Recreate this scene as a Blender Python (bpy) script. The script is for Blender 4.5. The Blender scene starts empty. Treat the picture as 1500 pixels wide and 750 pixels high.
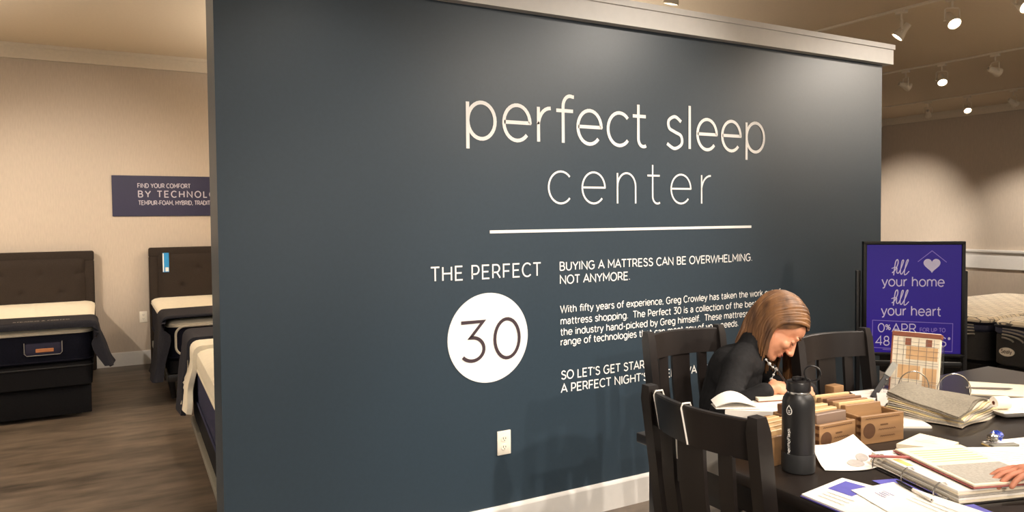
import bpy, bmesh, math, random
from mathutils import Vector, Matrix, noise
random.seed(7)
R = math.radians
PI = math.pi
SC = bpy.context.scene
COL = SC.collection

# ------------------------------------------------------------------ camera, world, exposure
YAW = R(60.95); PITCH = math.atan(37 / 1083); ROLL = 0.0087
fw = Vector((math.cos(YAW), math.sin(YAW), 0)); rt = Vector((math.sin(YAW), -math.cos(YAW), 0)); up = Vector((0, 0, 1))
cf = fw * math.cos(PITCH) - up * math.sin(PITCH)
cu = up * math.cos(PITCH) + fw * math.sin(PITCH)
cr = rt * math.cos(ROLL) - cu * math.sin(ROLL)
cuu = cu * math.cos(ROLL) + rt * math.sin(ROLL)
cam = bpy.data.cameras.new('camera')
camo = bpy.data.objects.new('camera', cam); COL.objects.link(camo)
mw = Matrix((cr, cuu, -cf)).transposed().to_4x4(); mw.translation = Vector((0, 0, 1.5))
camo.matrix_world = mw
cam.sensor_width = 36; cam.lens = 36 * 1083 / 1500; cam.shift_y = -21 / 1500; cam.clip_start = .05
SC.camera = camo
SC.view_settings.view_transform = 'Standard'; SC.view_settings.look = 'None'
SC.view_settings.gamma = 1; SC.view_settings.use_curve_mapping = False
SC.view_settings.exposure = 0.1
W = bpy.data.worlds.new('store'); SC.world = W; W.use_nodes = True
W.node_tree.nodes['Background'].inputs[0].default_value = (1.0, .92, .83, 1)
W.node_tree.nodes['Background'].inputs[1].default_value = .85
LAMP = (1.0, .90, .79)
# energies of the track lamps and of the added ceiling fill lamps, W
E_WALL_R = 150; E_WALL_C = 125; E_TABLE = 250; E_SHADOW = 200; E_BACK = 190; E_FAR = 300; E_POOL = 900; E_FILL = 880

# ------------------------------------------------------------------ materials
def S(r, g, b):
    return tuple(((c / 255) / 12.92 if c / 255 <= .04045 else ((c / 255 + .055) / 1.055) ** 2.4) for c in (r, g, b))
MATS = {}
def mat(name, rgb, rough=.6, var=.08, scale=25, metal=0, stretch=(1, 1, 1), bump=0, rgb2=None, spec=.5, trans=0, emit=0, alpha=1, coat=0):
    if name in MATS: return MATS[name]
    m = bpy.data.materials.new(name); m.use_nodes = True; MATS[name] = m
    nt = m.node_tree; b = nt.nodes['Principled BSDF']
    c = S(*rgb)
    tc = nt.nodes.new('ShaderNodeTexCoord'); mp = nt.nodes.new('ShaderNodeMapping'); mp.inputs['Scale'].default_value = stretch
    nz = nt.nodes.new('ShaderNodeTexNoise'); nz.inputs['Scale'].default_value = scale; nz.inputs['Detail'].default_value = 4
    nt.links.new(tc.outputs['Object'], mp.inputs[0]); nt.links.new(mp.outputs[0], nz.inputs['Vector'])
    rp = nt.nodes.new('ShaderNodeValToRGB')
    rp.color_ramp.elements[0].position = .3; rp.color_ramp.elements[1].position = .7
    if rgb2: c0, c1 = c, S(*rgb2)
    else: c0, c1 = tuple(x * (1 - var) for x in c), tuple(min(1, x * (1 + var)) for x in c)
    rp.color_ramp.elements[0].color = (*c0, 1); rp.color_ramp.elements[1].color = (*c1, 1)
    nt.links.new(nz.outputs['Fac'], rp.inputs[0]); nt.links.new(rp.outputs[0], b.inputs['Base Color'])
    b.inputs['Roughness'].default_value = rough; b.inputs['Metallic'].default_value = metal
    b.inputs['Specular IOR Level'].default_value = spec
    b.inputs['Transmission Weight'].default_value = trans
    if coat: b.inputs['Coat Weight'].default_value = coat
    if emit:
        b.inputs['Emission Color'].default_value = (*c, 1); b.inputs['Emission Strength'].default_value = emit
    if alpha < 1: b.inputs['Alpha'].default_value = alpha
    if bump:
        bp = nt.nodes.new('ShaderNodeBump'); bp.inputs['Strength'].default_value = bump; bp.inputs['Distance'].default_value = .01
        nt.links.new(nz.outputs['Fac'], bp.inputs['Height']); nt.links.new(bp.outputs[0], b.inputs['Normal'])
    return m
M_SLATE = mat('slate_paint', (48, 62, 73), .40, .04, 60, spec=.5)
M_BEIGE = mat('greige_wallpaper', (190, 176, 160), .85, .05, 90, stretch=(1, 1, .15), spec=.2)
M_CEIL = mat('ceiling_paint', (214, 198, 174), .9, .02, 40, spec=.2)
M_WHITE = mat('white_trim_paint', (226, 222, 216), .45, .02, 30)
M_LETTER = mat('white_vinyl', (250, 247, 242), .5, .02, 30)
M_PLATE = mat('outlet_plastic', (238, 230, 214), .4, .02, 30)
M_BLACK = mat('black_wood', (33, 28, 26), .32, .25, 18, stretch=(1, 1, .12), spec=.5)
M_TABLE = mat('table_wood', (36, 30, 27), .3, .25, 9, stretch=(.12, 1, 1), spec=.5)
M_DARKFAB = mat('dark_brown_fabric', (48, 40, 34), .9, .18, 160, bump=.3, spec=.2)
M_NAVY = mat('navy_knit', (17, 18, 32), .85, .2, 90, bump=.2, spec=.2)
M_BLKFAB = mat('black_fabric', (24, 23, 25), .9, .2, 120, spec=.2)
M_MATTOP = mat('mattress_white', (232, 222, 200), .8, .04, 30, bump=.15, spec=.2)
M_THROW = mat('charcoal_throw', (46, 46, 53), .85, .15, 140, bump=.25, spec=.2)
M_PIPE = mat('cream_piping', (214, 204, 184), .7, .03, 50)
M_THREAD = mat('grey_embroidery', (150, 146, 142), .7, .05, 60)
M_ORANGE = mat('orange_label', (196, 128, 82), .6, .05, 60)
M_BLUE = mat('blue_tag', (40, 140, 200), .5, .04, 60)
M_NAVYSIGN = mat('navy_board', (38, 35, 64), .5, .04, 30)
M_METAL = mat('steel', (190, 188, 184), .25, .05, 40, metal=1)
M_TRACK = mat('white_enamel', (214, 202, 182), .4, .03, 40)
M_SCREEN = mat('indigo_screen', (46, 26, 138), .35, .03, 12, emit=.35)
M_SCRTXT = mat('screen_lettering', (214, 202, 222), .5, .02, 30, emit=.25)
M_SCRLINE = mat('screen_line', (150, 130, 205), .5, .02, 30, emit=.2)
M_BEZEL = mat('black_plastic', (20, 17, 18), .35, .1, 40)
M_PAPER = mat('white_paper', (238, 232, 222), .7, .03, 14)
M_PAPER2 = mat('cream_paper', (232, 220, 196), .7, .06, 14)
M_INK = mat('grey_ink', (172, 165, 160), .8, .1, 60)
M_BPRINT = mat('violet_print', (92, 90, 178), .6, .06, 30)
M_OAK = mat('honey_oak', (160, 122, 82), .5, .1, 22, stretch=(.10, 1, 1), rgb2=(112, 82, 54))
M_OAK2 = mat('light_maple', (214, 180, 132), .5, .1, 14, stretch=(.12, 1, 1), rgb2=(190, 150, 100))
M_WALN = mat('walnut', (122, 84, 56), .5, .1, 14, stretch=(.12, 1, 1), rgb2=(88, 58, 40))
M_WALN2 = mat('grey_walnut', (134, 112, 96), .5, .1, 14, stretch=(.12, 1, 1), rgb2=(108, 86, 72))
M_BRAND = mat('burnt_mark', (84, 54, 30), .7, .1, 60)
M_BOTTLE = mat('powder_coat_black', (24, 23, 24), .42, .15, 400, spec=.5)
M_RUBBER = mat('black_rubber', (30, 30, 31), .6, .1, 60)
M_SKIN = mat('skin', (214, 150, 116), .5, .06, 30, spec=.35)
M_SKIN2 = mat('ruddy_skin', (204, 136, 108), .5, .06, 30, spec=.35)
M_LIP = mat('lips', (176, 92, 82), .45, .04, 60)
M_BROW = mat('brow_hair', (92, 62, 40), .8, .1, 60)
M_HAIR = mat('brown_hair', (70, 44, 24), .5, .1, 28, stretch=(1, 1, .25), rgb2=(128, 88, 52), spec=.45)
M_JACKET = mat('black_knit', (27, 26, 27), .8, .25, 60, bump=.2, spec=.25)
M_TROUS = mat('dark_trousers', (32, 32, 38), .85, .1, 60)
M_SHOE = mat('black_leather', (20, 18, 18), .35, .1, 30)
M_SILVER = mat('silver_beads', (222, 220, 216), .25, .03, 30, metal=.4)
M_ACRYL = mat('clear_acrylic', (240, 240, 245), .05, .0, 10, trans=1, spec=.5)
M_GREYCL = mat('grey_linen', (136, 128, 114), .9, .12, 120, bump=.3, spec=.15)
M_GREYCL2 = mat('pale_linen', (204, 192, 172), .9, .1, 120, bump=.3, spec=.15)
M_CREAMCL = mat('cream_linen', (226, 208, 160), .9, .08, 120, bump=.3, spec=.15)
M_GREYCL3 = mat('mid_grey_linen', (172, 166, 156), .9, .1, 120, bump=.3, spec=.15)
M_RED = mat('maroon_cover', (150, 78, 74), .5, .08, 40)
M_GREYP = mat('grey_plastic', (128, 126, 116), .4, .06, 40)
M_PURP = mat('violet_cover', (92, 82, 168), .5, .05, 40)
M_YEL = mat('yellow_print', (226, 196, 120), .6, .05, 40)
M_BLUEPL = mat('blue_plastic', (50, 74, 178), .3, .15, 40)
M_CARPET = mat('dark_print', (70, 66, 90), .6, .1, 40)
M_TAN = mat('tan_print', (208, 168, 122), .6, .12, 22, stretch=(1, .2, 1))
M_BROWN = mat('brown_print', (132, 76, 54), .6, .08, 40)
M_LINE = mat('grey_line', (120, 110, 104), .7, .05, 40)
M_ARC = mat('silver_stitch', (150, 146, 140), .6, .1, 60)
M_GREYTOP = mat('grey_quilt', (122, 118, 112), .85, .2, 40, bump=.2)
M_DIM = mat('dark_grey_knit', (44, 44, 46), .85, .2, 60)

def quilt_material():
    m = bpy.data.materials.new('dashed_quilt'); m.use_nodes = True; nt = m.node_tree; b = nt.nodes['Principled BSDF']
    tc = nt.nodes.new('ShaderNodeTexCoord'); mp = nt.nodes.new('ShaderNodeMapping'); mp.inputs['Rotation'].default_value = (0, 0, R(8))
    bk = nt.nodes.new('ShaderNodeTexBrick'); bk.inputs['Scale'].default_value = 9; bk.inputs['Mortar Size'].default_value = .03; bk.inputs['Brick Width'].default_value = 1.1; bk.inputs['Row Height'].default_value = .55
    bk.inputs['Color1'].default_value = (*S(240, 230, 210), 1); bk.inputs['Color2'].default_value = (*S(226, 214, 194), 1); bk.inputs['Mortar'].default_value = (*S(104, 100, 96), 1)
    nt.links.new(tc.outputs['Object'], mp.inputs[0]); nt.links.new(mp.outputs[0], bk.inputs['Vector'])
    nt.links.new(bk.outputs['Color'], b.inputs['Base Color']); b.inputs['Roughness'].default_value = .85
    return m
M_QUILT = quilt_material()
def floor_material():
    m = bpy.data.materials.new('stained_plank'); m.use_nodes = True; nt = m.node_tree; b = nt.nodes['Principled BSDF']
    tc = nt.nodes.new('ShaderNodeTexCoord')
    def nzv(scale, st, detail=5):
        mp = nt.nodes.new('ShaderNodeMapping'); mp.inputs['Scale'].default_value = st
        n = nt.nodes.new('ShaderNodeTexNoise'); n.inputs['Scale'].default_value = scale; n.inputs['Detail'].default_value = detail
        nt.links.new(tc.outputs['Object'], mp.inputs[0]); nt.links.new(mp.outputs[0], n.inputs['Vector']); return n
    n1 = nzv(3.2, (.30, 1.5, 1)); n2 = nzv(14, (.35, 1.2, 1))
    mx = nt.nodes.new('ShaderNodeMath'); mx.operation = 'MULTIPLY_ADD'; mx.inputs[1].default_value = .45
    nt.links.new(n2.outputs['Fac'], mx.inputs[0])
    m2 = nt.nodes.new('ShaderNodeMath'); m2.operation = 'MULTIPLY'; m2.inputs[1].default_value = .6
    nt.links.new(n1.outputs['Fac'], m2.inputs[0]); nt.links.new(m2.outputs[0], mx.inputs[2])
    rp = nt.nodes.new('ShaderNodeValToRGB'); nt.links.new(mx.outputs[0], rp.inputs[0])
    rp.color_ramp.elements[0].position = .34; rp.color_ramp.elements[1].position = .72
    rp.color_ramp.elements[0].color = (*S(54, 48, 43), 1); rp.color_ramp.elements[1].color = (*S(126, 112, 98), 1)
    nt.links.new(rp.outputs[0], b.inputs['Base Color'])
    b.inputs['Roughness'].default_value = .42; b.inputs['Specular IOR Level'].default_value = .4
    return m
M_FLOOR = floor_material()

# ------------------------------------------------------------------ mesh helpers
class MB:
    def __init__(s): s.v = []; s.f = []
    def add(s, vs, fs, M=None):
        o = len(s.v)
        s.v += [(M @ Vector(p) if M else Vector(p)) for p in vs]
        s.f += [tuple(i + o for i in f) for f in fs]; return s
    def box(s, x0, x1, y0, y1, z0, z1, M=None):
        vs = [(x, y, z) for z in (z0, z1) for y in (y0, y1) for x in (x0, x1)]
        return s.add(vs, [(0, 2, 3, 1), (4, 5, 7, 6), (0, 1, 5, 4), (2, 6, 7, 3), (0, 4, 6, 2), (1, 3, 7, 5)], M)
    def rbox(s, x0, x1, y0, y1, z0, z1, bev=.005, seg=2, M=None):
        bm = bmesh.new(); bmesh.ops.create_cube(bm, size=1)
        for v in bm.verts:
            v.co = Vector(((x0 + x1) / 2 + v.co.x * (x1 - x0), (y0 + y1) / 2 + v.co.y * (y1 - y0), (z0 + z1) / 2 + v.co.z * (z1 - z0)))
        bmesh.ops.bevel(bm, geom=bm.edges[:], offset=bev, segments=seg, affect='EDGES', profile=.5)
        bm.verts.index_update()
        s.add([v.co.copy() for v in bm.verts], [[v.index for v in f.verts] for f in bm.faces], M); bm.free(); return s
    def loft(s, rings, cap=True, M=None, closed=True):
        n = len(rings[0]); vs = [p for r in rings for p in r]; fs = []
        for i in range(len(rings) - 1):
            for j in range(n if closed else n - 1):
                k = (j + 1) % n
                fs.append((i * n + j, i * n + k, (i + 1) * n + k, (i + 1) * n + j))
        if cap and closed:
            fs.append(tuple(range(n - 1, -1, -1))); fs.append(tuple(range((len(rings) - 1) * n, len(rings) * n)))
        return s.add(vs, fs, M)
    def tube(s, path, r, n=8, M=None, flat=1.0, cap=True, closed=False, ref=None):
        path = [Vector(p) for p in path]; rings = []; L = len(path)
        t0 = None; nrm = None
        for i, p in enumerate(path):
            a = path[(i - 1) % L] if (closed or i > 0) else p; b = path[(i + 1) % L] if (closed or i < L - 1) else p
            t = (b - a).normalized() if (b - a).length > 1e-9 else Vector((0, 0, 1))
            if nrm is None:
                nrm = Vector(ref) if ref else (Vector((0, 0, 1)) if abs(t.z) < .9 else Vector((1, 0, 0)))
            nrm = (nrm - t * nrm.dot(t)); nrm = nrm.normalized() if nrm.length > 1e-6 else t.orthogonal().normalized()
            bn = t.cross(nrm); rr = r[i] if isinstance(r, (list, tuple)) else r
            rings.append([p + nrm * (math.cos(2 * PI * k / n) * rr) + bn * (math.sin(2 * PI * k / n) * rr * flat) for k in range(n)])
        if closed: rings.append(rings[0])
        return s.loft(rings, cap and not closed, M)
    def lathe(s, prof, n=24, M=None, cap=True):
        return s.loft([[Vector((r * math.cos(2 * PI * k / n), r * math.sin(2 * PI * k / n), z)) for k in range(n)] for r, z in prof], cap, M)
    def prism(s, poly, z0, z1, M=None):
        return s.loft([[Vector((x, y, z)) for x, y in poly] for z in (z0, z1)], True, M)
    def grid(s, nu, nv, fn, M=None, thick=0):
        vs = [Vector(fn(i / (nu - 1), j / (nv - 1))) for j in range(nv) for i in range(nu)]
        fs = [(j * nu + i, j * nu + i + 1, (j + 1) * nu + i + 1, (j + 1) * nu + i) for j in range(nv - 1) for i in range(nu - 1)]
        if not thick: return s.add(vs, fs, M)
        nr = [Vector() for _ in vs]
        for f in fs:
            nn = (vs[f[2]] - vs[f[0]]).cross(vs[f[3]] - vs[f[1]])
            for k in f: nr[k] += nn
        n0 = len(vs); vs2 = vs + [p - (q.normalized() if q.length > 1e-12 else Vector((0, 0, 1))) * thick for p, q in zip(vs, nr)]
        fs2 = fs + [tuple(i + n0 for i in reversed(f)) for f in fs]
        rim = [i for i in range(nu)] + [j * nu + nu - 1 for j in range(1, nv)] + [(nv - 1) * nu + i for i in range(nu - 2, -1, -1)] + [j * nu for j in range(nv - 2, 0, -1)]
        for a, b in zip(rim, rim[1:] + rim[:1]): fs2.append((b, a, a + n0, b + n0))
        return s.add(vs2, fs2, M)
    def ell(s, c, rad, M=None, nu=16, nv=10, axes=None):
        c = Vector(c); A = axes or (Vector((1, 0, 0)), Vector((0, 1, 0)), Vector((0, 0, 1))); vs = []; fs = []
        for j in range(nv + 1):
            th = PI * j / nv
            for i in range(nu):
                ph = 2 * PI * i / nu
                vs.append(c + A[0] * (rad[0] * math.sin(th) * math.cos(ph)) + A[1] * (rad[1] * math.sin(th) * math.sin(ph)) + A[2] * (rad[2] * math.cos(th)))
        for j in range(nv):
            for i in range(nu):
                k = (i + 1) % nu; fs.append((j * nu + i, (j + 1) * nu + i, (j + 1) * nu + k, j * nu + k))
        return s.add(vs, fs, M)
    def cap(s, p0, p1, r0, r1, n=14):
        p0, p1 = Vector(p0), Vector(p1); d = (p1 - p0); L = d.length; d = d / L
        path = []; rad = []
        for k in range(5): a = PI / 2 * (k / 4); path.append(p0 - d * r0 * math.cos(a)); rad.append(max(r0 * math.sin(a), 1e-4))
        for k in range(5): a = PI / 2 * (1 - k / 4); path.append(p1 + d * r1 * math.cos(a)); rad.append(max(r1 * math.sin(a), 1e-4))
        return s.tube(path, rad, n)
    def build(s, name, m, parent=None, smooth=35, kind=None):
        me = bpy.data.meshes.new(name); me.from_pydata([tuple(p) for p in s.v], [], [tuple(f) for f in s.f])
        bm = bmesh.new(); bm.from_mesh(me); bmesh.ops.recalc_face_normals(bm, faces=bm.faces[:]); bm.to_mesh(me); bm.free()
        me.materials.append(m)
        if smooth:
            for p in me.polygons: p.use_smooth = True
            me.set_sharp_from_angle(angle=R(smooth))
        o = bpy.data.objects.new(name, me); COL.objects.link(o)
        if parent: o.parent = parent
        if kind: o['kind'] = kind
        return o

def bake_remesh(o, voxel, smooth=4, fac=.5):
    md = o.modifiers.new('r', 'REMESH'); md.mode = 'VOXEL'; md.voxel_size = voxel
    sm = o.modifiers.new('s', 'SMOOTH'); sm.iterations = smooth; sm.factor = fac
    bpy.context.view_layer.update()
    dg = bpy.context.evaluated_depsgraph_get()
    me = bpy.data.meshes.new_from_object(o.evaluated_get(dg))
    o.modifiers.clear(); o.data = me
    for p in me.polygons: p.use_smooth = True
    return o

def tag(o, label, cat, group=None):
    o['label'] = label; o['category'] = cat
    if group: o['group'] = group
    return o
def thing(name, label, cat, loc=(0, 0, 0), rz=0, group=None):
    o = bpy.data.objects.new(name, None); COL.objects.link(o); o.empty_display_size = .1
    o.location = loc; o.rotation_euler = (0, 0, rz)
    return tag(o, label, cat, group)
def struct(name, mb, m, parent=None, smooth=35):
    o = mb.build(name, m, parent, smooth)
    if not parent: o['kind'] = 'structure'
    return o

# ------------------------------------------------------------------ stroke lettering
def a_(cx, cy, rx, ry, a0, a1): return ('a', cx, cy, rx, ry, a0, a1)
G = {
'A': (.64, [[(.01, 0), (.32, .7), (.63, 0)], [(.12, .23), (.52, .23)]]),
'B': (.58, [[(.07, 0), (.07, .7), (.29, .7), a_(.29, .535, .18, .165, 90, -90), (.07, .37)], [(.29, .37), a_(.31, .185, .21, .185, 90, -90), (.07, 0)]]),
'C': (.66, [[a_(.37, .35, .32, .36, 45, 315)]]),
'D': (.68, [[(.07, 0), (.07, .7), (.27, .7), a_(.27, .35, .34, .35, 90, -90), (.07, 0)]]),
'E': (.56, [[(.5, .7), (.08, .7), (.08, 0), (.51, 0)], [(.08, .36), (.45, .36)]]),
'F': (.54, [[(.5, .7), (.08, .7), (.08, 0)], [(.08, .34), (.45, .34)]]),
'G': (.72, [[a_(.37, .35, .32, .36, 48, 318), (.64, .34), (.4, .34)]]),
'H': (.68, [[(.08, 0), (.08, .7)], [(.6, 0), (.6, .7)], [(.08, .36), (.6, .36)]]),
'I': (.2, [[(.1, 0), (.1, .7)]]),
'L': (.5, [[(.08, .7), (.08, 0), (.46, 0)]]),
'M': (.78, [[(.08, 0), (.08, .7), (.39, .22), (.7, .7), (.7, 0)]]),
'N': (.7, [[(.08, 0), (.08, .7), (.62, 0), (.62, .7)]]),
'O': (.76, [[a_(.38, .35, .33, .36, 0, 360)]]),
'P': (.56, [[(.08, 0), (.08, .7), (.3, .7), a_(.3, .48, .2, .22, 90, -90), (.08, .26)]]),
'R': (.6, [[(.08, 0), (.08, .7), (.31, .7), a_(.31, .5, .2, .2, 90, -90), (.08, .3)], [(.33, .3), (.55, 0)]]),
'S': (.56, [['s', (.48, .6), (.29, .705), (.11, .62), (.12, .46), (.29, .37), (.47, .28), (.48, .1), (.28, -.005), (.06, .1)]]),
'T': (.56, [[(.02, .7), (.54, .7)], [(.28, .7), (.28, 0)]]),
'U': (.66, [[(.08, .7), (.08, .27), a_(.33, .26, .25, .27, 180, 360), (.58, .7)]]),
'V': (.62, [[(.02, .7), (.31, 0), (.6, .7)]]),
'W': (.94, [[(.02, .7), (.25, 0), (.47, .68), (.69, 0), (.92, .7)]]),
'Y': (.6, [[(.02, .7), (.3, .32), (.58, .7)], [(.3, .32), (.3, 0)]]),
'a': (.5, [['s', (.08, .43), (.24, .505), (.38, .44), (.41, .3)], [(.41, .31), (.41, 0)], [(.41, .29), (.22, .29), a_(.22, .145, .16, .145, 90, 270), 's2', (.41, .12)]]),
'b': (.58, [[(.07, .7), (.07, 0)], [a_(.3, .25, .23, .25, 0, 360)]]),
'c': (.5, [[a_(.29, .25, .235, .25, 42, 318)]]),
'd': (.58, [[(.51, .7), (.51, 0)], [a_(.28, .25, .23, .25, 0, 360)]]),
'e': (.55, [[(.06, .255), (.515, .255), a_(.285, .25, .232, .25, 2, 318)]]),
'f': (.33, [[(.36, .68), a_(.285, .53, .135, .16, 72, 180), (.15, 0)], [(.02, .47), (.34, .47)]]),
'g': (.58, [[a_(.28, .25, .23, .25, 0, 360)], [(.51, .5), (.51, .02), a_(.29, .0, .22, .19, 0, -140)]]),
'h': (.54, [[(.07, .7), (.07, 0)], [(.07, .27), a_(.265, .28, .195, .22, 180, 0), (.46, 0)]]),
'i': (.16, [[(.08, .5), (.08, 0)], [(.08, .62), (.08, .69)]]),
'k': (.5, [[(.07, .7), (.07, 0)], [(.42, .5), (.08, .18)], [(.2, .3), (.46, 0)]]),
'l': (.16, [[(.08, .7), (.08, 0)]]),
'm': (.82, [[(.07, .5), (.07, 0)], [(.07, .27), a_(.24, .3, .17, .2, 180, 0), (.41, 0)], [(.41, .27), a_(.58, .3, .17, .2, 180, 0), (.75, 0)]]),
'n': (.54, [[(.07, .5), (.07, 0)], [(.07, .27), a_(.265, .28, .195, .22, 180, 0), (.46, 0)]]),
'o': (.57, [[a_(.285, .25, .235, .25, 0, 360)]]),
'p': (.58, [[(.07, .5), (.07, -.14)], [a_(.3, .25, .23, .25, 0, 360)]]),
'r': (.33, [[(.07, .5), (.07, 0)], [(.07, .25), a_(.29, .24, .22, .25, 180, 88)]]),
's': (.44, [['s', (.37, .43), (.23, .505), (.09, .44), (.1, .32), (.23, .26), (.37, .2), (.38, .07), (.22, -.005), (.05, .07)]]),
't': (.35, [[(.14, .65), (.14, .12), a_(.25, .12, .11, .12, 180, 300)], [(.02, .47), (.3, .47)]]),
'u': (.54, [[(.07, .5), (.07, .22), a_(.265, .21, .195, .21, 180, 360), (.46, .5)], [(.46, .3), (.46, 0)]]),
'v': (.48, [[(.02, .5), (.24, 0), (.46, .5)]]),
'w': (.74, [[(.02, .5), (.2, 0), (.37, .48), (.54, 0), (.72, .5)]]),
'x': (.48, [[(.03, .5), (.45, 0)], [(.45, .5), (.03, 0)]]),
'y': (.48, [[(.02, .5), (.25, 0)], [(.46, .5), (.2, -.12), (.08, -.17)]]),
'0': (.6, [[a_(.3, .35, .25, .36, 0, 360)]]),
'3': (.54, [[(.05, .7), (.46, .7), (.22, .42), a_(.25, .21, .22, .21, 92, -142)]]),
'4': (.58, [[(.42, 0), (.42, .7), (.03, .19), (.55, .19)]]),
'8': (.56, [[a_(.28, .52, .18, .18, 0, 360)], [a_(.28, .17, .22, .175, 0, 360)]]),
'.': (.18, [[(.09, 0), (.09, .06)]]), ',': (.18, [[(.1, .06), (.06, -.08)]]), "'": (.16, [[(.09, .7), (.07, .55)]]),
'-': (.36, [[(.06, .26), (.3, .26)]]), '*': (.3, [[(.15, .72), (.15, .5)], [(.06, .67), (.24, .55)], [(.06, .55), (.24, .67)]]),
'&': (.66, [['s', (.6, 0), (.2, .44), (.2, .66), (.36, .66), (.36, .48), (.1, .28), (.1, .06), (.3, 0), (.5, .14), (.56, .3)]]),
'%': (.7, [[a_(.17, .54, .12, .15, 0, 360)], [a_(.53, .16, .12, .15, 0, 360)], [(.55, .7), (.15, 0)]]),
' ': (.27, []),
}
def catmull(pts, n=7):
    P = [pts[0]] + list(pts) + [pts[-1]]; out = []
    for i in range(1, len(P) - 2):
        p0, p1, p2, p3 = P[i - 1:i + 3]
        for k in range(n):
            t = k / n
            out.append(tuple(.5 * (2 * p1[d] + (p2[d] - p0[d]) * t + (2 * p0[d] - 5 * p1[d] + 4 * p2[d] - p3[d]) * t * t + (3 * p1[d] - p0[d] - 3 * p2[d] + p3[d]) * t ** 3) for d in range(len(p1))))
    out.append(tuple(pts[-1])); return out
def stroke_pts(st):
    if st[0] == 's': return catmull(st[1:])
    out = []
    for it in st:
        if isinstance(it, str): continue
        if it[0] == 'a':
            _, cx, cy, rx, ry, a0, a1 = it; n = max(3, int(abs(a1 - a0) / 12))
            out += [(cx + rx * math.cos(R(a0 + (a1 - a0) * k / n)), cy + ry * math.sin(R(a0 + (a1 - a0) * k / n))) for k in range(n + 1)]
        else: out.append(it)
    return out
def ribbon(mb, pts, w, fn, lift=0):
    o3 = Vector(fn(0, 0)); nn = (Vector(fn(1, 0)) - o3).cross(Vector(fn(0, 1)) - o3).normalized() * lift
    P = [Vector(p) for p in pts]
    Q = [P[0]]
    for p in P[1:]:
        if (p - Q[-1]).length > 1e-7: Q.append(p)
    P = Q; n = len(P)
    if n < 2: return
    closed = (P[0] - P[-1]).length < 1e-5 and n > 3
    L = []; Rr = []
    for i in range(n):
        a = P[i - 1] if i > 0 else (P[-2] if closed else None); b = P[i + 1] if i < n - 1 else (P[1] if closed else None)
        d0 = (P[i] - a).normalized() if a is not None else None; d1 = (b - P[i]).normalized() if b is not None else None
        if d0 is None: d0 = d1
        if d1 is None: d1 = d0
        n0 = Vector((-d0.y, d0.x)); n1 = Vector((-d1.y, d1.x)); m = n0 + n1
        m = m.normalized() if m.length > 1e-6 else n0
        k = min(2.2, 1 / max(.2, m.dot(n0)))
        L.append(P[i] + m * w / 2 * k); Rr.append(P[i] - m * w / 2 * k)
    mb.add([Vector(fn(p.x, p.y)) + nn for p in L] + [Vector(fn(p.x, p.y)) + nn for p in Rr], [(i, i + 1, n + i + 1, n + i) for i in range(n - 1)])
def adv(s, track): return sum(G[c][0] + track for c in s) - track
def text(mb, s, fn, x0, base, size, weight, x1=None, fit=None, track=.03, kx=None):
    """fn(x, y) -> 3-D; SIZE = height of the em whose capitals are 0.7; X1 = where the first FIT letters end"""
    f = s[:fit] if fit else s
    k = (x1 - x0) / (adv(f, track) * size) if x1 is not None else (kx or 1)
    x = x0
    for c in s:
        for q, st in enumerate(G[c][1]):
            ribbon(mb, [(x + px * size * k, base + py * size) for px, py in stroke_pts(st)], weight * size, fn, .0004 * q)
        x += (G[c][0] + track) * size * k
    return x

# ------------------------------------------------------------------ the room
YW = 3.03; YB = 8.544; XR = 12.45; ZC = 3.2
struct('floor', MB().box(-6, XR, -7, YB, -.1, 0), M_FLOOR)
struct('ceiling', MB().box(-6, XR, -7, YB, ZC, ZC + .1), M_CEIL)
struct('wall_back', MB().box(-6, XR + .15, YB, YB + .15, 0, ZC), M_BEIGE)
struct('wall_right', MB().box(XR, XR + .15, -7, YB, 0, ZC), M_BEIGE)
struct('trim_1', MB().box(-6, XR, YB - .03, YB, 3.055, ZC).box(-6, XR, YB - .042, YB, 3.165, ZC), M_TRACK)
struct('trim_2', MB().box(XR - .03, XR, -7, YB - .042, 3.08, ZC).box(XR - .042, XR, -7, YB - .042, 3.17, ZC), M_TRACK)
struct('trim_3', MB().box(XR - .03, XR, -7, YB, .60, .86).rbox(XR - .06, XR, -7, YB, .855, .90, .008), M_WHITE)
struct('baseboard_back', MB().box(-6, XR, YB - .016, YB, 0, .135).box(-6, XR, YB - .011, YB, .135, .142), M_WHITE)
wp = struct('wall_partition', MB().box(.392, 4.42, YW, YW + .215, 0, 2.5), M_SLATE)
struct('baseboard_partition', MB().box(.392, 4.42, YW - .016, YW, 0, .128).loft([[Vector((x, YW, .128)), Vector((x, YW - .016, .128)), Vector((x, YW - .012, .138)), Vector((x, YW - .006, .144)), Vector((x, YW, .144))] for x in (.392, 4.42)]), M_WHITE)
tc_ = MB()
tc_.box(.34, 4.468, YW - .046, YW + .26, 2.452, 2.545)
tc_.box(.33, 4.472, YW - .056, YW + .27, 2.545, 2.575)
struct('trim_4', tc_, M_WHITE)

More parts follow.
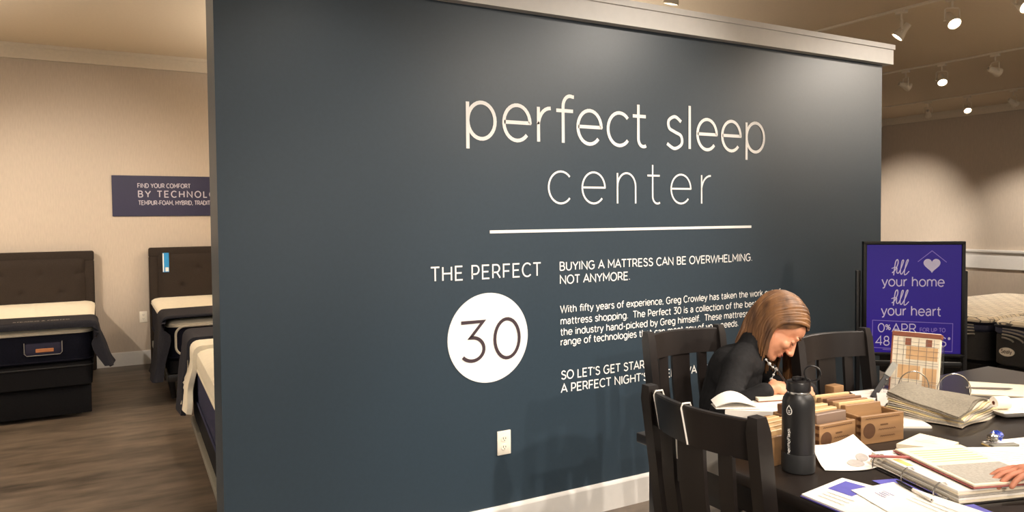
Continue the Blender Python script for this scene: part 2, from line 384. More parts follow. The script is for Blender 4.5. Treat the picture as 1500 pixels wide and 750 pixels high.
# lettering on the partition: parts of the wall
wf = lambda x, y: (x, YW - .002, y)
def wall_text(s, x0, x1, base, cap=None, xh=None, weight=.1, fit=None, track=.04, name='lettering', m=M_LETTER):
    mb = MB(); text(mb, s, wf, x0, base, cap / .7 if cap else xh / .5, weight, x1, fit, track)
    return mb.build(name, m, wp, 0)
def joined(lines, name, m=M_LETTER):
    mb = MB()
    for (s, x0, x1, base, size, weight, fit, track) in lines: text(mb, s, wf, x0, base, size, weight, x1, fit, track)
    o = mb.build(name, m, wp, 0); return o
joined([('perfect sleep', 1.437, 3.362, 1.855, .165 / .5, .052, None, .05)], 'heading_lettering')['label'] = 'large white lettering perfect sleep'
joined([('center', 1.87, 2.945, 1.561, .155 / .5, .032, None, .16)], 'subheading_lettering')['label'] = 'thin widely spaced white lettering center'
MBu = MB().box(1.566, 3.246, YW - .003, YW, 1.4225, 1.4365); MBu.build('underline', M_LETTER, wp)['label'] = 'thin white rule under the heading'
joined([('THE PERFECT', 1.268, 1.84, 1.2155, .061 / .7, .085, None, .1)], 'caption_lettering')['label'] = 'small white capitals above the white disc'
disc = MB(); n = 72
disc.loft([[Vector((1.5545 + .208 * math.cos(2 * PI * k / n), y, .94 + .208 * math.sin(2 * PI * k / n))) for k in range(n)] for y in (YW, YW - .003)])
dd = disc.build('disc', M_LETTER, wp); dd['label'] = 'white disc carrying the number 30'
nm = MB()
wf3 = lambda x, y: (x, YW - .005, y)
text(nm, '3', wf3, 1.400, .841, .178 / .7, .062, 1.547, None, 0); text(nm, '0', wf3, 1.572, .841, .178 / .7, .062, 1.728, None, 0)
nm.build('numeral', mat('dark_plum_vinyl', (66, 52, 58), .5, .03, 30), dd, 0)
joined([('BUYING A MATTRESS CAN BE OVERWHELMING.', 1.945, 3.256, 1.2355, .039 / .7, .11, None, .05), ('NOT ANYMORE.', 1.945, 2.377, 1.170, .039 / .7, .11, None, .05)], 'intro_lettering')['label'] = 'two rows of white capitals under the rule'
ps = .0335 / .7
joined([('With fifty years of experience, Greg Crowley has taken the work out of', 1.948, 3.487, 1.0285, ps, .105, None, .05),
        ('mattress shopping.  The Perfect 30 is a collection of the best mattresses', 1.948, 3.345, .9705, ps, .105, 64, .05),
        ('the industry hand-picked by Greg himself.  These mattresses', 1.948, 3.272, .917, ps, .105, None, .05),
        ('range of technologies that can meet any of your needs.', 1.948, 3.148, .868, ps, .105, None, .05)], 'paragraph_lettering')['label'] = 'four rows of small white text'
joined([("SO LET'S GET STARTED.", 1.950, 2.503, .7005, .0395 / .7, .11, 18, .05),
        ("A PERFECT NIGHT'S SLEEP AWAITS.", 1.950, 2.492, .635, .0395 / .7, .11, 17, .05)], 'closing_lettering')['label'] = 'two rows of white capitals near the chair'

def outlet(x, y, z, label, sgn=-1):
    t = thing('wall_outlet', label, 'outlet', (x, y, z))
    MB().rbox(-.036, .036, -.006, .0, -.057, .057, .003, 2).build('cover_plate', M_PLATE, t)
    for zz in (-.02, .02):
        r = MB(); r.loft([[Vector((.0165 * math.cos(2 * PI * k / 20), y_, zz + .0145 * math.sin(2 * PI * k / 20))) for k in range(20)] for y_ in (-.005, -.0085)])
        ro = r.build('receptacle', M_PLATE, t)
        MB().box(-.0075, -.005, -.0092, -.008, zz - .002, zz + .007).box(.005, .0075, -.0092, -.008, zz - .002, zz + .006).box(-.002, .002, -.0092, -.008, zz - .010, zz - .006).build('slot', M_BEZEL, ro)
    return t
outlet(1.629, YW, .439, 'ivory wall outlet low on the dark partition below the white disc')
outlet(.361, YB, .492, 'ivory wall outlet on the beige wall between the two headboards')

# board on the back wall
bd = thing('wall_sign', 'long navy sign board with pale lettering on the beige wall', 'sign', (.104, YB - .012, 1.535))
MB().rbox(0, 1.75, 0, .012, 0, .418, .002, 1).build('board', M_NAVYSIGN, bd)
bt = MB(); bf = lambda x, y: (x, -.002, y)
text(bt, 'FIND YOUR COMFORT', bf, .232, .295, .042 / .7, .12, .735, None, .07)
text(bt, 'BY TECHNOLOGY', bf, .235, .198, .062 / .7, .12, .90, 10, .22)
text(bt, 'TEMPUR-FOAM, HYBRID, TRADITIONAL', bf, .238, .118, .042 / .7, .12, .926, 27, .06)
bt.build('lettering', mat('pale_board_letter', (186, 178, 188), .5, .03, 30), bd, 0)

# ------------------------------------------------------------------ track lighting
def track(x, y0, y1, label):
    o = MB().rbox(x - .018, x + .018, y0, y1, ZC - .02, ZC, .003, 1)
    t = o.build('lighting_track', M_TRACK); tag(t, label, 'lighting track', 'ceiling tracks'); return t
track(3.35, -5.6, 8.2, 'ceiling lighting track running above the dark partition, crossing over its top')
track(5.85, -5.6, 8.2, 'nearest white lighting track on the ceiling right of the partition')
track(8.35, -5.6, 8.2, 'second white lighting track on the ceiling, middle of the three')
track(11.0, -5.6, 8.2, 'farthest white lighting track, closest to the right wall crown')
track(.75, -5.6, 5.2, 'ceiling lighting track over the camera, out of the frame')
track(-1.9, -5.6, 6.4, 'ceiling lighting track over the tufted bed, left of the frame')
def lens_mat(on):
    return mat('lamp_lens_lit', (255, 236, 205), .3, 0, 10, emit=14) if on else mat('lamp_lens_dark', (196, 186, 168), .2, .05, 20)
def head(x, y, target, label, lit=True, energy=0, angle=46, blend=.7, group=None, stem=.085, name='track_light'):
    z = ZC - .02
    t = thing(name, label, 'track light', (x, y, z), 0, group)
    MB().rbox(-.02, .02, -.045, .045, -.028, 0, .004, 1).build('adapter', M_TRACK, t)
    d = (Vector(target) - Vector((x, y, z - stem - .09))); hz = math.atan2(d.y, d.x); d.normalize()
    pv = Vector((0, 0, -stem - .095))                                  # pivot of the can
    Rz = Matrix.Rotation(hz, 4, 'Z')
    MB().tube([(0, 0, -.02), (0, 0, -stem + .01)], .008, 10).build('stem', M_TRACK, t)
    yk = MB(); hw = .056
    yk.tube([Rz @ Vector(p) for p in [(0, -hw, pv.z), (0, -hw, -stem - .012), (0, -hw + .012, -stem), (0, 0, -stem + .002), (0, hw - .012, -stem), (0, hw, -stem - .012), (0, hw, pv.z)]], .0075, 8, flat=.55)
    for s_ in (-1, 1): yk.ell(Rz @ Vector((0, s_ * hw, pv.z)), (.011, .011, .011))
    yk.build('yoke', M_TRACK, t)
    q = d.to_track_quat('Z', 'Y').to_matrix().to_4x4(); Mx = Matrix.Translation(pv) @ q
    MB().lathe([(.012, -.085), (.026, -.082), (.030, -.05), (.034, -.02), (.046, .02), (.051, .035), (.051, .05), (.046, .05), (.044, .036), (.030, .0)], 28, Mx, cap=False).build('housing', M_TRACK, t)
    MB().lathe([(.002, .030), (.020, .036), (.044, .040), (.044, .0385), (.002, .026)], 24, Mx).build('lens', lens_mat(lit), t)
    if energy:
        L = bpy.data.lights.new('lamp', 'SPOT'); L.energy = energy; L.color = LAMP; L.spot_size = R(angle); L.spot_blend = blend; L.shadow_soft_size = .035
        lo = bpy.data.objects.new('lamp', L); COL.objects.link(lo); lo.parent = t
        lo.matrix_local = Matrix.Translation(pv + d * .056) @ d.to_track_quat('-Z', 'Y').to_matrix().to_4x4()
    return t
# in the photograph
head(3.35, 3.81, (3.15, 4.6, 0), 'lit track spotlight peeping over the middle of the white partition cap', True, E_FAR * .5, 60, stem=.135)
head(5.85, 3.84, (4.6, 5.4, .6), 'lit track spotlight just past the right end of the white partition cap', True, E_FAR * .4, 60)
head(5.85, 3.42, (4.7, 1.4, .6), 'brightest lit spotlight in the middle of the nearest ceiling track', True, E_TABLE * .7, 60)
head(5.85, 2.92, (5.0, .2, .8), 'lit spotlight at the upper right corner on the nearest track', True, E_TABLE * .6, 60)
head(8.35, 5.42, (10.6, 4.2, 2.0), 'unlit spotlight on the second track next to the partition edge', False)
head(8.35, 4.99, (6.6, 3.4, .4), 'lit spotlight on the second track between two unlit ones', True, E_FAR * .6, 60)
head(8.35, 4.42, (10.9, 3.4, 2.0), 'unlit spotlight on the second track, right of its lit neighbour', False)
head(11.0, 6.78, (12.4, 7.6, 2.2), 'small dim spotlight on the farthest track, left of the glowing one', False)
head(11.0, 6.2, (9.6, 4.9, 1.2), 'small glowing spotlight on the farthest track in front of the crown', True, E_FAR * .5, 60)
head(11.0, 5.58, (12.4, 5.0, 2.0), 'small dim spotlight on the farthest track, right of the glowing one', False)
# the same tracks where they run out of the frame
off = dict(label='white track spotlight on a ceiling track outside the frame', group='track spotlights outside the frame')
def oh(x, y, tgt, e, ang=46, blend=.7): head(x, y, tgt, off['label'], True, e, ang, blend, off['group'])
oh(5.85, 1.55, (4.0, 3.03, 1.75), E_WALL_R, 46, 1)
oh(8.35, -.45, (4.1, 2.9, 1.2), E_WALL_R * 1.3, 34, 1)
oh(3.35, 1.42, (2.2, 3.03, 1.5), E_WALL_C, 66, 1)
oh(3.35, -.32, (1.75, 2.6, 1.2), E_WALL_C * 1.2, 56, 1)
oh(.75, 2.0, (.9, 3.03, 1.2), E_WALL_C * .35, 70, 1)
oh(.75, .0, (2.3, 2.6, .6), E_SHADOW, 52)
oh(.75, -2.7, (1.6, 2.4, .4), E_SHADOW * 1.7, 40)
oh(3.35, .75, (2.35, 1.75, .76), E_TABLE, 56)
oh(-1.9, 1.2, (.2, 3.3, .9), E_SHADOW * .8, 70, 1)
oh(5.85, 1.4, (2.9, 1.9, .8), E_TABLE * 1.1, 40)
oh(3.35, 4.9, (1.0, 5.6, 0), E_FAR * .45, 70)
oh(.75, 5.05, (-.35, 8.5, 1.35), E_BACK, 56, 1)
oh(3.35, 6.6, (.8, 8.5, 1.25), E_BACK * .5, 56, 1)
oh(-1.9, 6.05, (-.35, 8.5, 1.0), E_BACK * 1.1, 62, 1)
oh(.75, 3.9, (-1.2, 5.4, 0), E_FAR * .4, 75, 1)
oh(8.35, 7.0, (12.4, 8.0, 1.25), E_POOL, 36, 1)
oh(11.0, 4.6, (12.4, 6.35, 1.1), E_POOL * .5, 44, 1)
def ceiling_fill(x, y, label, e, h=1.75):  # unseen stand lamp, added only to brighten the ceiling
    t = thing('fill_lamp', label, 'fill lamp', (x, y, 0), 0, 'added fill lamps outside the view')
    MB().lathe([(.001, 0), (.14, .0), (.14, .012), (.02, .03), (.001, .03)], 32).build('base', M_TRACK, t)
    MB().tube([(0, 0, .02), (0, 0, h - .06)], .012, 12).build('pole', M_TRACK, t)
    MB().lathe([(.02, h - .08), (.10, h - .04), (.17, h + .02), (.165, h + .022), (.095, h - .03), (.018, h - .068)], 36, cap=False).build('bowl', M_TRACK, t)
    L = bpy.data.lights.new('lamp', 'SPOT'); L.energy = e; L.color = LAMP; L.spot_size = R(146); L.spot_blend = 1; L.shadow_soft_size = .09
    lo = bpy.data.objects.new('lamp', L); COL.objects.link(lo); lo.parent = t; lo.matrix_local = Matrix.Translation((0, 0, h + .03)) @ Matrix.Rotation(PI, 4, 'X')
ceiling_fill(2.9, 6.4, 'added fill lamp on a white stand, unseen behind the dark partition', E_FILL)
ceiling_fill(-2.6, 5.6, 'added fill lamp on a white stand left of the beds, outside the frame', E_FILL)
ceiling_fill(7.6, .2, 'added fill lamp on a white stand right of the table, outside the frame', E_FILL * 1.3)
ceiling_fill(1.2, -2.6, 'added fill lamp on a white stand behind the camera, outside the frame', E_FILL * .6)

# ------------------------------------------------------------------ beds
def rring(w, l, r, z, n=6, cx=0, cy=0):
    pts = []
    for (sx, sy, a0) in ((1, 1, 0), (-1, 1, 90), (-1, -1, 180), (1, -1, 270)):
        for k in range(n + 1):
            a = R(a0 + 90 * k / n); pts.append(Vector((cx + sx * (w / 2 - r) + r * math.cos(a), cy + sy * (l / 2 - r) + r * math.sin(a), z)))
    return pts
def headboard(w, z1, tuft, parent, legs=True):
    """against local y = 0, faces -y"""
    f = MB(); f.rbox(-w / 2, w / 2, -.085, -.01, z1 - .10, z1, .018, 3)
    for s_ in (-1, 1): f.rbox(s_ * w / 2 - (.11 if s_ > 0 else 0), s_ * w / 2 + (.11 if s_ < 0 else 0), -.085, -.01, .0, z1 - .09, .016, 3)
    f.build('headboard_frame', M_DARKFAB, parent)
    pts = [(x, z) for j, z in enumerate((z1 - .22, z1 - .40, z1 - .58)) for x in [(-.64 + (.16 if j % 2 else 0)) + .32 * i for i in range(5)] if abs(x) < w / 2 - .12]
    def fn(u, v):
        x = -w / 2 + .10 + (w - .2) * u; z = .35 + (z1 - .09 - .35) * v
        d = min([math.hypot(x - a, z - b) for a, b in pts]) if tuft else 1
        e = min(u, 1 - u) * (w - .2); e2 = min(v, 1 - v) * (z1 - .44)
        return (x, -.068 - .022 * min(1, min(e, e2) / .05) ** .5 + .02 * math.exp(-(d / .035) ** 2) , z)
    MB().grid(90, 60, fn, thick=-.03).build('headboard_panel', M_DARKFAB, parent, 60)
    if tuft:
        for a, b in pts: MB().ell((a, -.072, b), (.013, .008, .013), nu=10, nv=6).build('button', M_DARKFAB, parent)
def mattress(label, loc, rz, w, l, z0, z1, mside, mtop, drop=.05, r=.09, group=None, top_h=.075):
    """local y from 0 (head) to -l (foot)"""
    t = thing('mattress', label, 'mattress', loc, rz, group); cy = -l / 2
    prof = [(-.02, z0), (-.004, z0 + .012), (.0, z0 + .03), (.002, (z0 + z1) / 2), (.0, z1 - top_h), (-.012, z1 - top_h + .004)]
    b = MB().loft([rring(w + 2 * d, l + 2 * d, r, z, 6, 0, cy) for d, z in prof]); b.build('mattress_side', mside, t)
    prof = [(-.02, z1 - top_h), (.004, z1 - top_h + .004), (.008, z1 - top_h * .6), (.003, z1 - .022), (-.02, z1 - .006), (-.06, z1 + .004), (-.3, z1 + .008)]
    MB().loft([rring(w + 2 * d, l + 2 * d, max(.03, r - .0), z, 6, 0, cy) for d, z in prof]).build('mattress_top', mtop, t)
    for z, nm in ((z1 - top_h, 'piping'), (z0 + .02, 'piping')):
        MB().tube(rring(w + .008, l + .008, r, z, 6, 0, cy), .007, 6, closed=True).build(nm, M_PIPE if z > z0 + .1 else mside, t)
    return t
def throw(name, label, loc, rz, w, l, z1, m, band=.42, side=.35, front=.08, flare=.05, thick=.03, group=None, rr=.06, lining=0, lin_side=.3):
    """quilted foot cover wrapped over the top, both sides and the foot edge; local foot at y = -l"""
    t = thing(name, label, 'bed throw', loc, rz, group)
    def prof(extra, side_len):
        P = []; hw = w / 2 + .012 + extra; zt = z1 + .014 + extra
        n = 10
        for k in range(n): s_ = k / n; P.append((-hw - flare * (1 - s_) ** 1.5, zt - rr - side_len * (1 - s_)))
        for k in range(6): a = PI - PI / 2 * k / 5; P.append((-hw + rr + rr * math.cos(a), zt - rr + rr * math.sin(a)))
        for k in range(1, 14): P.append((-hw + rr + (2 * hw - 2 * rr) * k / 14, zt + .006 * math.sin(PI * k / 14)))
        for k in range(6): a = PI / 2 - PI / 2 * k / 5; P.append((hw - rr + rr * math.cos(a), zt - rr + rr * math.sin(a)))
        for k in range(1, n + 1): s_ = k / n; P.append((hw + flare * s_ ** 1.5, zt - rr - side_len * s_))
        return P
    def sheet(y0, y1, extra, side_len, wrap):
        P = prof(extra, side_len); n = len(P); nv = 18; cx = 0; cz = z1 - .25
        rows = []
        for j in range(nv):
            v = j / (nv - 1); row = []
            for i, (x, z) in enumerate(P):
                ii = i / (n - 1); y = y0 + (y1 - y0) * min(1, v / .7); ox = oz = 0
                if v > .7 and wrap:
                    q = (v - .7) / .3; y = y1 - .03 * math.sin(min(1, q * 1.6) * PI / 2)
                    top = max(0, min(1, (z - (z1 - .12)) / .1)); sd = 1 - top
                    oz = -front * max(0, q - .25) * top * 1.35; ox = (-1 if x > 0 else 1) * .10 * max(0, q - .25) * sd
                sag = .008 * math.sin(9 * v + 5 * ii * 6) * (1 if z < z1 - .1 else .4)
                row.append(Vector((x + ox + sag, y + .02 * math.sin(i * .9) * (z < z1 - .15) * (1 - v), z + oz)))
            rows.append(row)
        return MB().grid(n, nv, lambda a, b: rows[round(b * (nv - 1))][round(a * (n - 1))], thick=-thick)
    s_ = sheet(-l + band, -l - .012, thick, side, True); s_.build('cover', m, t, 60)
    if lining:
        s2 = sheet(-l + band + lining, -l + band - .02, .012, lin_side, False); s2.build('lining', M_MATTOP, t, 60)
    return t
def emb(s, x0, x1, z, y, size, parent, m=M_THREAD, fn=None, weight=.14):
    mb = MB(); text(mb, s, fn or (lambda a, b: (a, y, b)), x0, z, size, weight, x1, None, .06); return mb.build('embroidery', m, parent, 0)

# bed at the far left
B1 = (-.845, YB - .02, 0); bw = 1.54
t = thing('bed', 'bed frame with brown tufted headboard at the left edge', 'bed', B1); headboard(bw + .01, 1.195, True, t)
for s_ in (-1, 1): MB().rbox(s_ * .73 - .02, s_ * .73 + .02, -2.02, -.06, .17, .24, .006).build('side_rail', M_BLACK, t)
for s_ in (-1, 1):
    for y_ in (-1.9, -.25): MB().tube([(s_ * .66, y_, 0), (s_ * .66, y_, .17)], [.022, .03], 10).build('leg', M_BLACK, t)
MB().rbox(-.75, .75, -2.03, -1.99, .03, .24, .006).build('foot_rail', M_BLKFAB, t)
t = thing('box_spring', 'black fabric box spring below the mattress of the tufted bed', 'box spring', B1)
MB().loft([rring(1.52 + 2 * d, 2.0 + 2 * d, .05, z, 6, 0, -1.06) for d, z in ((-.02, .24), (0, .255), (0, .415), (-.02, .43))]).build('foundation', M_BLKFAB, t)
MB().tube(rring(1.524, 2.004, .05, .40, 6, 0, -1.06), .006, 6, closed=True).build('piping', M_DIM, t)
t = mattress('thick mattress with white top and navy side on the tufted bed', B1[:2] + (0,), 0, 1.53, 2.06, .43, .70, M_NAVY, M_MATTOP, top_h=.045)
lab = MB().rbox(-.115 + .45, .115 + .45, -2.072, -2.062, .505, .595, .01, 2); lo = lab.build('label_patch', mat('label_navy', (40, 38, 62), .8, .1, 60), t)
MB().rbox(.40, .515, -2.076, -2.07, .524, .552, .003, 1).build('label_badge', M_ORANGE, lo)
MB().tube([(.33, -2.074, .6), (.33, -2.074, .52), (.345, -2.074, .503), (.555, -2.074, .503), (.568, -2.074, .52), (.568, -2.074, .6)], .003, 6).build('label_stitch', M_THREAD, lo)
th = throw('bed_throw', 'charcoal foot cover with grey embroidery on the tufted bed', B1, 0, 1.54, 2.06, .70, M_THROW, .36, .30, .05, .10)
emb('STEARNS & FOSTER', .26, .62, .742, None, .034 / .7, th, fn=lambda a, b: (a, -2.03 + (b - .742) * .9, .7515 + (b - .742) * .02))

# bed behind, half hidden by the partition
B2 = (1.20, YB - .02, 0)
t = thing('bed', 'bed frame with plain dark headboard beside the outlet', 'bed', B2); headboard(1.56, 1.21, True, t)
for s_ in (-1, 1): MB().rbox(s_ * .75 - .018, s_ * .75 + .018, -2.0, -.06, .19, .25, .005).build('side_rail', M_GREYP, t)
MB().rbox(-.76, .76, -2.02, -1.985, .19, .25, .005).build('foot_rail', M_BLACK, t)
for s_ in (-1, 1):
    for y_ in (-1.75, -.95, -.25): MB().tube([(s_ * .70, y_, 0), (s_ * .72, y_, .19)], [.02, .03], 10).build('leg', M_BLACK, t)
g = thing('price_tag', 'blue and white tag hung on the dark headboard beside the outlet', 'tag', (.575, YB - .145, .955))
MB().rbox(-.03, .03, 0, .005, 0, .20, .002, 1).build('card', M_BLUE, g)
MB().box(-.029, -.018, -.001, 0, .005, .195).box(-.005, .025, -.001, 0, .008, .05).build('white_print', M_PAPER, g)
t = thing('box_spring', 'low black foundation under the bed beside the outlet', 'box spring', B2)
MB().loft([rring(1.5 + 2 * d, 1.98 + 2 * d, .05, z, 6, 0, -1.05) for d, z in ((-.02, .25), (0, .262), (0, .36), (-.02, .37))]).build('foundation', M_BLKFAB, t)
t = mattress('white topped mattress with cream piped dark front beside the outlet', B2, 0, 1.52, 2.06, .37, .69, M_NAVY, M_MATTOP, r=.10, top_h=.05)
loop = [Vector((sx * (.70 - .07) + .07 * math.cos(a), -2.068, .525 + sz * (.115 - .07) + .07 * math.sin(a))) for sx, sz, a0 in ((1, 1, 0), (-1, 1, 90), (-1, -1, 180), (1, -1, 270)) for a in [R(a0 + 90 * k / 6) for k in range(7)]]
MB().tube(loop, .009, 8, closed=True).build('front_piping', M_PIPE, t)
emb('STEARNS & FOSTER', -.46, -.08, .535, -2.073, .032 / .7, t)
throw('bed_throw', 'charcoal foot cover hanging to the floor on the bed beside the outlet', B2, 0, 1.53, 2.06, .69, M_THROW, .50, .46, .02, .07)

# near bed behind the partition (head on the partition's back)
B3 = (1.22, YW + .30, 0)
t = thing('bed', 'low platform bed frame on short legs right behind the partition', 'bed', B3, PI - R(1.5))
for s_ in (-1, 1): MB().rbox(s_ * .755 - .022, s_ * .755 + .022, -2.02, -.02, .135, .175, .004).build('side_rail', M_GREYP, t)
MB().rbox(-.77, .77, -2.04, -2.0, .135, .175, .004).rbox(-.77, .77, -.03, 0, .135, .175, .004).build('end_rail', M_GREYP, t)
for s_ in (-1, 1):
    for y_ in (-1.72, -.98, -.25): MB().tube([(s_ * .71, y_, 0), (s_ * .735, y_, .14)], [.022, .034], 4).build('leg', M_BLACK, t)
MB().loft([rring(1.5, 2.0, .04, z, 6, 0, -1.01) for z in (.17, .19)]).build('slat_deck', M_BLACK, t)
t = thing('box_spring', 'black foundation on the low platform right behind the partition', 'box spring', B3, PI - R(1.5))
MB().loft([rring(1.52 + 2 * d, 2.02 + 2 * d, .05, z, 6, 0, -1.02) for d, z in ((-.015, .19), (0, .20), (0, .36), (-.015, .37))]).build('foundation', M_BLKFAB, t)
mattress('navy mattress with white top right behind the partition', B3, PI - R(1.5), 1.54, 2.06, .37, .715, mat('royal_navy', (30, 32, 66), .8, .2, 90, bump=.2), M_MATTOP, r=.09, top_h=.12)
throw('bed_throw', 'grey foot cover lined in white right behind the partition', B3, PI - R(1.5), 1.55, 2.06, .715, M_THROW, .40, .42, .08, .05, lining=.24, lin_side=.34)

# split bed on the right, behind the sign stand
BR = (7.92, 3.13, 0)
def split(off, label_m, label_b, badge):
    loc = (BR[0], BR[1] + off, 0)
    t = thing('adjustable_base', label_b, 'bed base', loc, -PI / 2, 'split bed bases')
    MB().loft([rring(.93 + 2 * d, 2.0 + 2 * d, .05, z, 6, 0, -1.02) for d, z in ((-.02, .12), (0, .14), (0, .33), (-.02, .345))]).build('deck', M_BLKFAB, t)
    for s_ in (-1, 1):
        for y_ in (-1.8, -.25): MB().tube([(s_ * .36, y_, 0), (s_ * .36, y_, .13)], [.025, .025], 12).build('leg', M_BEZEL, t)
    t = thing('mattress', label_m, 'mattress', loc, -PI / 2, 'split bed mattresses'); w, l = .945, 2.05
    prof = [(-.02, .35), (0, .365), (0, .575), (-.012, .585)]
    MB().loft([rring(w + 2 * d, l + 2 * d, .09, z, 6, 0, -l / 2) for d, z in prof]).build('mattress_side', M_DIM, t)
    MB().tube(rring(w + .01, l + .01, .09, .645, 6, 0, -l / 2), .011, 6, closed=True).build('piping', M_NAVY, t)
    MB().loft([rring(w + 2 * d, l + 2 * d, .09, z, 6, 0, -l / 2) for d, z in ((-.01, .58), (.006, .60), (.006, .635), (-.004, .65))]).build('border', mat('navy_border', (48, 52, 76), .8, .15, 90), t)
    rings = [rring(w + 2 * d, l + 2 * d, .09, z, 6, 0, -l / 2) for d, z in ((-.004, .648), (.0, .67), (-.02, .69), (-.1, .70))]
    MB().loft(rings).build('mattress_top', M_QUILT, t)
    for c in (-.30, .30):                                             # silver arcs sewn on the foot end
        for k in range(4):
            rr_ = .05 + .04 * k; sg = 1 if c < 0 else -1
            pts = [(c - sg * .10 + sg * rr_ * 1.7 * math.cos(a), -l - .005, .535 + .10 * math.sin(a) * (rr_ / .17)) for a in [R(8 + 80 * q / 9) for q in range(10)]]
            MB().tube(pts, .007, 6).build('stitched_arc', M_ARC, t)
    if badge:
        b = MB(); b.loft([[Vector((-.36 + .052 * math.cos(2 * PI * k / 28), y_, .46 + .032 * math.sin(2 * PI * k / 28))) for k in range(28)] for y_ in (-l + .0, -l - .012)])
        bo = b.build('oval_label', M_PAPER, t)
        mb = MB(); text(mb, 'Sealy', lambda a, c_: (a, -l - .014, c_), -.398, .451, .027 / .7, .14, -.322, None, .05); mb.build('label_lettering', M_LINE, bo, 0)
    return t
split(-.495, 'dark mattress with white oval label and dashed pale top, right of the sign stand', 'black base under the mattress with the white oval label', True)
split(.495, 'dark mattress half hidden by the sign stand, left half of the split bed', 'black base under the mattress half hidden by the sign stand', False)

# ------------------------------------------------------------------ sign stand
sg = thing('sign_stand', 'black sign stand with indigo poster fill your home fill your heart', 'sign stand', (4.108, 2.612, 0), R(-40))
fw_, fh, fz = .545, .668, .668                                       # frame width, height, lower edge
fr = MB()
for s_ in (-1, 1): fr.rbox(s_ * fw_ / 2 - (.02 if s_ > 0 else 0), s_ * fw_ / 2 + (.02 if s_ < 0 else 0), -.02, .02, fz, fz + fh, .004)
fr.rbox(-fw_ / 2, fw_ / 2, -.02, .02, fz, fz + .02, .004).rbox(-fw_ / 2, fw_ / 2, -.02, .02, fz + fh - .02, fz + fh, .004).box(-fw_ / 2 + .01, fw_ / 2 - .01, .004, .018, fz + .01, fz + fh - .01)
fr.build('frame', M_BEZEL, sg)
pn = MB().box(-fw_ / 2 + .018, fw_ / 2 - .018, -.012, .004, fz + .018, fz + fh - .018).build('poster', M_SCREEN, sg)
for s_ in (-1, 1):
    MB().rbox(s_ * .288 - .012, s_ * .288 + .012, .022, .052, .05, 1.163, .003).build('upright', M_BEZEL, sg)
    MB().rbox(s_ * .288 - .02, s_ * .288 + .02, -.20, .26, .0, .05, .008).build('foot', M_BEZEL, sg)
MB().rbox(-.30, .30, .026, .048, .60, .63, .003).rbox(-.30, .30, .026, .048, .10, .13, .003).build('crossbar', M_BEZEL, sg)
U = .545 / 487; V = .668 / 538
pfn = lambda px, py, d=0: (-fw_ / 2 + (px - 82) * U, -.0135 - d, fz + fh - (py - 77) * V)
pf = lambda x, y: pfn(x, -y)
txt = MB()
def ptext(mb, s, x0, x1, base, xh=None, cap=None, w=.09, tr=.04): text(mb, s, pf, x0, -base, (xh / .5 if xh else cap / .7), w, x1, None, tr)
ptext(txt, 'your home', 173, 472, 286, xh=31, w=.085); txt.build('poster_lettering', M_SCRTXT, pn, 0); txt = MB(); ptext(txt, 'your heart', 171, 458, 423, xh=31, w=.085); txt.build('poster_lettering', M_SCRTXT, pn, 0); txt = MB()
ptext(txt, '0', 155, 190, 502, cap=38, w=.085); ptext(txt, '%', 192, 218, 492, cap=24, w=.12); ptext(txt, 'APR', 224, 342, 502, cap=38, w=.085)
txt.build('poster_lettering', M_SCRTXT, pn, 0); txt = MB(); ptext(txt, '48 MONTHS*', 145, 505, 565, cap=42, w=.08)
txt.build('poster_lettering', M_SCRTXT, pn, 0)
for oy in (0, 142):                                                  # brush-script fill
    txt = MB()
    for st, wd in (([(222, 224), (236, 212), (250, 182), (249, 163), (240, 170), (234, 200), (230, 236)], 5), ([(220, 204), (236, 198), (246, 199)], 3.5),
                   ([(246, 200), (245, 222), (254, 224), (266, 200), (277, 170), (274, 164), (268, 176), (262, 222), (270, 228), (286, 200), (299, 168), (296, 163), (289, 178), (281, 226), (288, 232), (304, 216)], 4.5)):
        ribbon(txt, catmull([(x, -(y + oy)) for x, y in st]), wd, pf, .0002)
    txt.build('script_lettering', M_SCRTXT, pn, 0)
hp = [(412 + 2.5 * 16 * math.sin(a) ** 3, -(186 - 2.3 * (13 * math.cos(a) - 5 * math.cos(2 * a) - 2 * math.cos(3 * a) - math.cos(4 * a)))) for a in [2 * PI * k / 60 for k in range(60)]]
txt = MB(); txt.add([pf(*p) for p in hp] + [pf(412, -190)], [(k, (k + 1) % 60, 60) for k in range(60)])
txt.build('heart_emblem', M_SCRTXT, pn, 0)
ln = MB()
ribbon(ln, [(345, -172), (412, -121), (481, -174)], 3.5, pf); ln.build('roof_line', M_SCRLINE, pn, 0); ln = MB()
ribbon(ln, [(130, -448), (513, -458), (511, -589), (129, -577), (130, -448)], 3, pf); ln.build('box_outline', M_SCRLINE, pn, 0); ln = MB()
ribbon(ln, [(180, -585), (250, -588)], 3, pf); ribbon(ln, [(380, -595), (452, -597)], 3, pf); ln.build('fine_print', M_SCRLINE, pn, 0); ln = MB()
text(ln, 'FOR UP TO', pf, 357, -498, 17 / .7, .13, 479, None, .06); ln.build('small_lettering', M_SCRLINE, pn, 0)

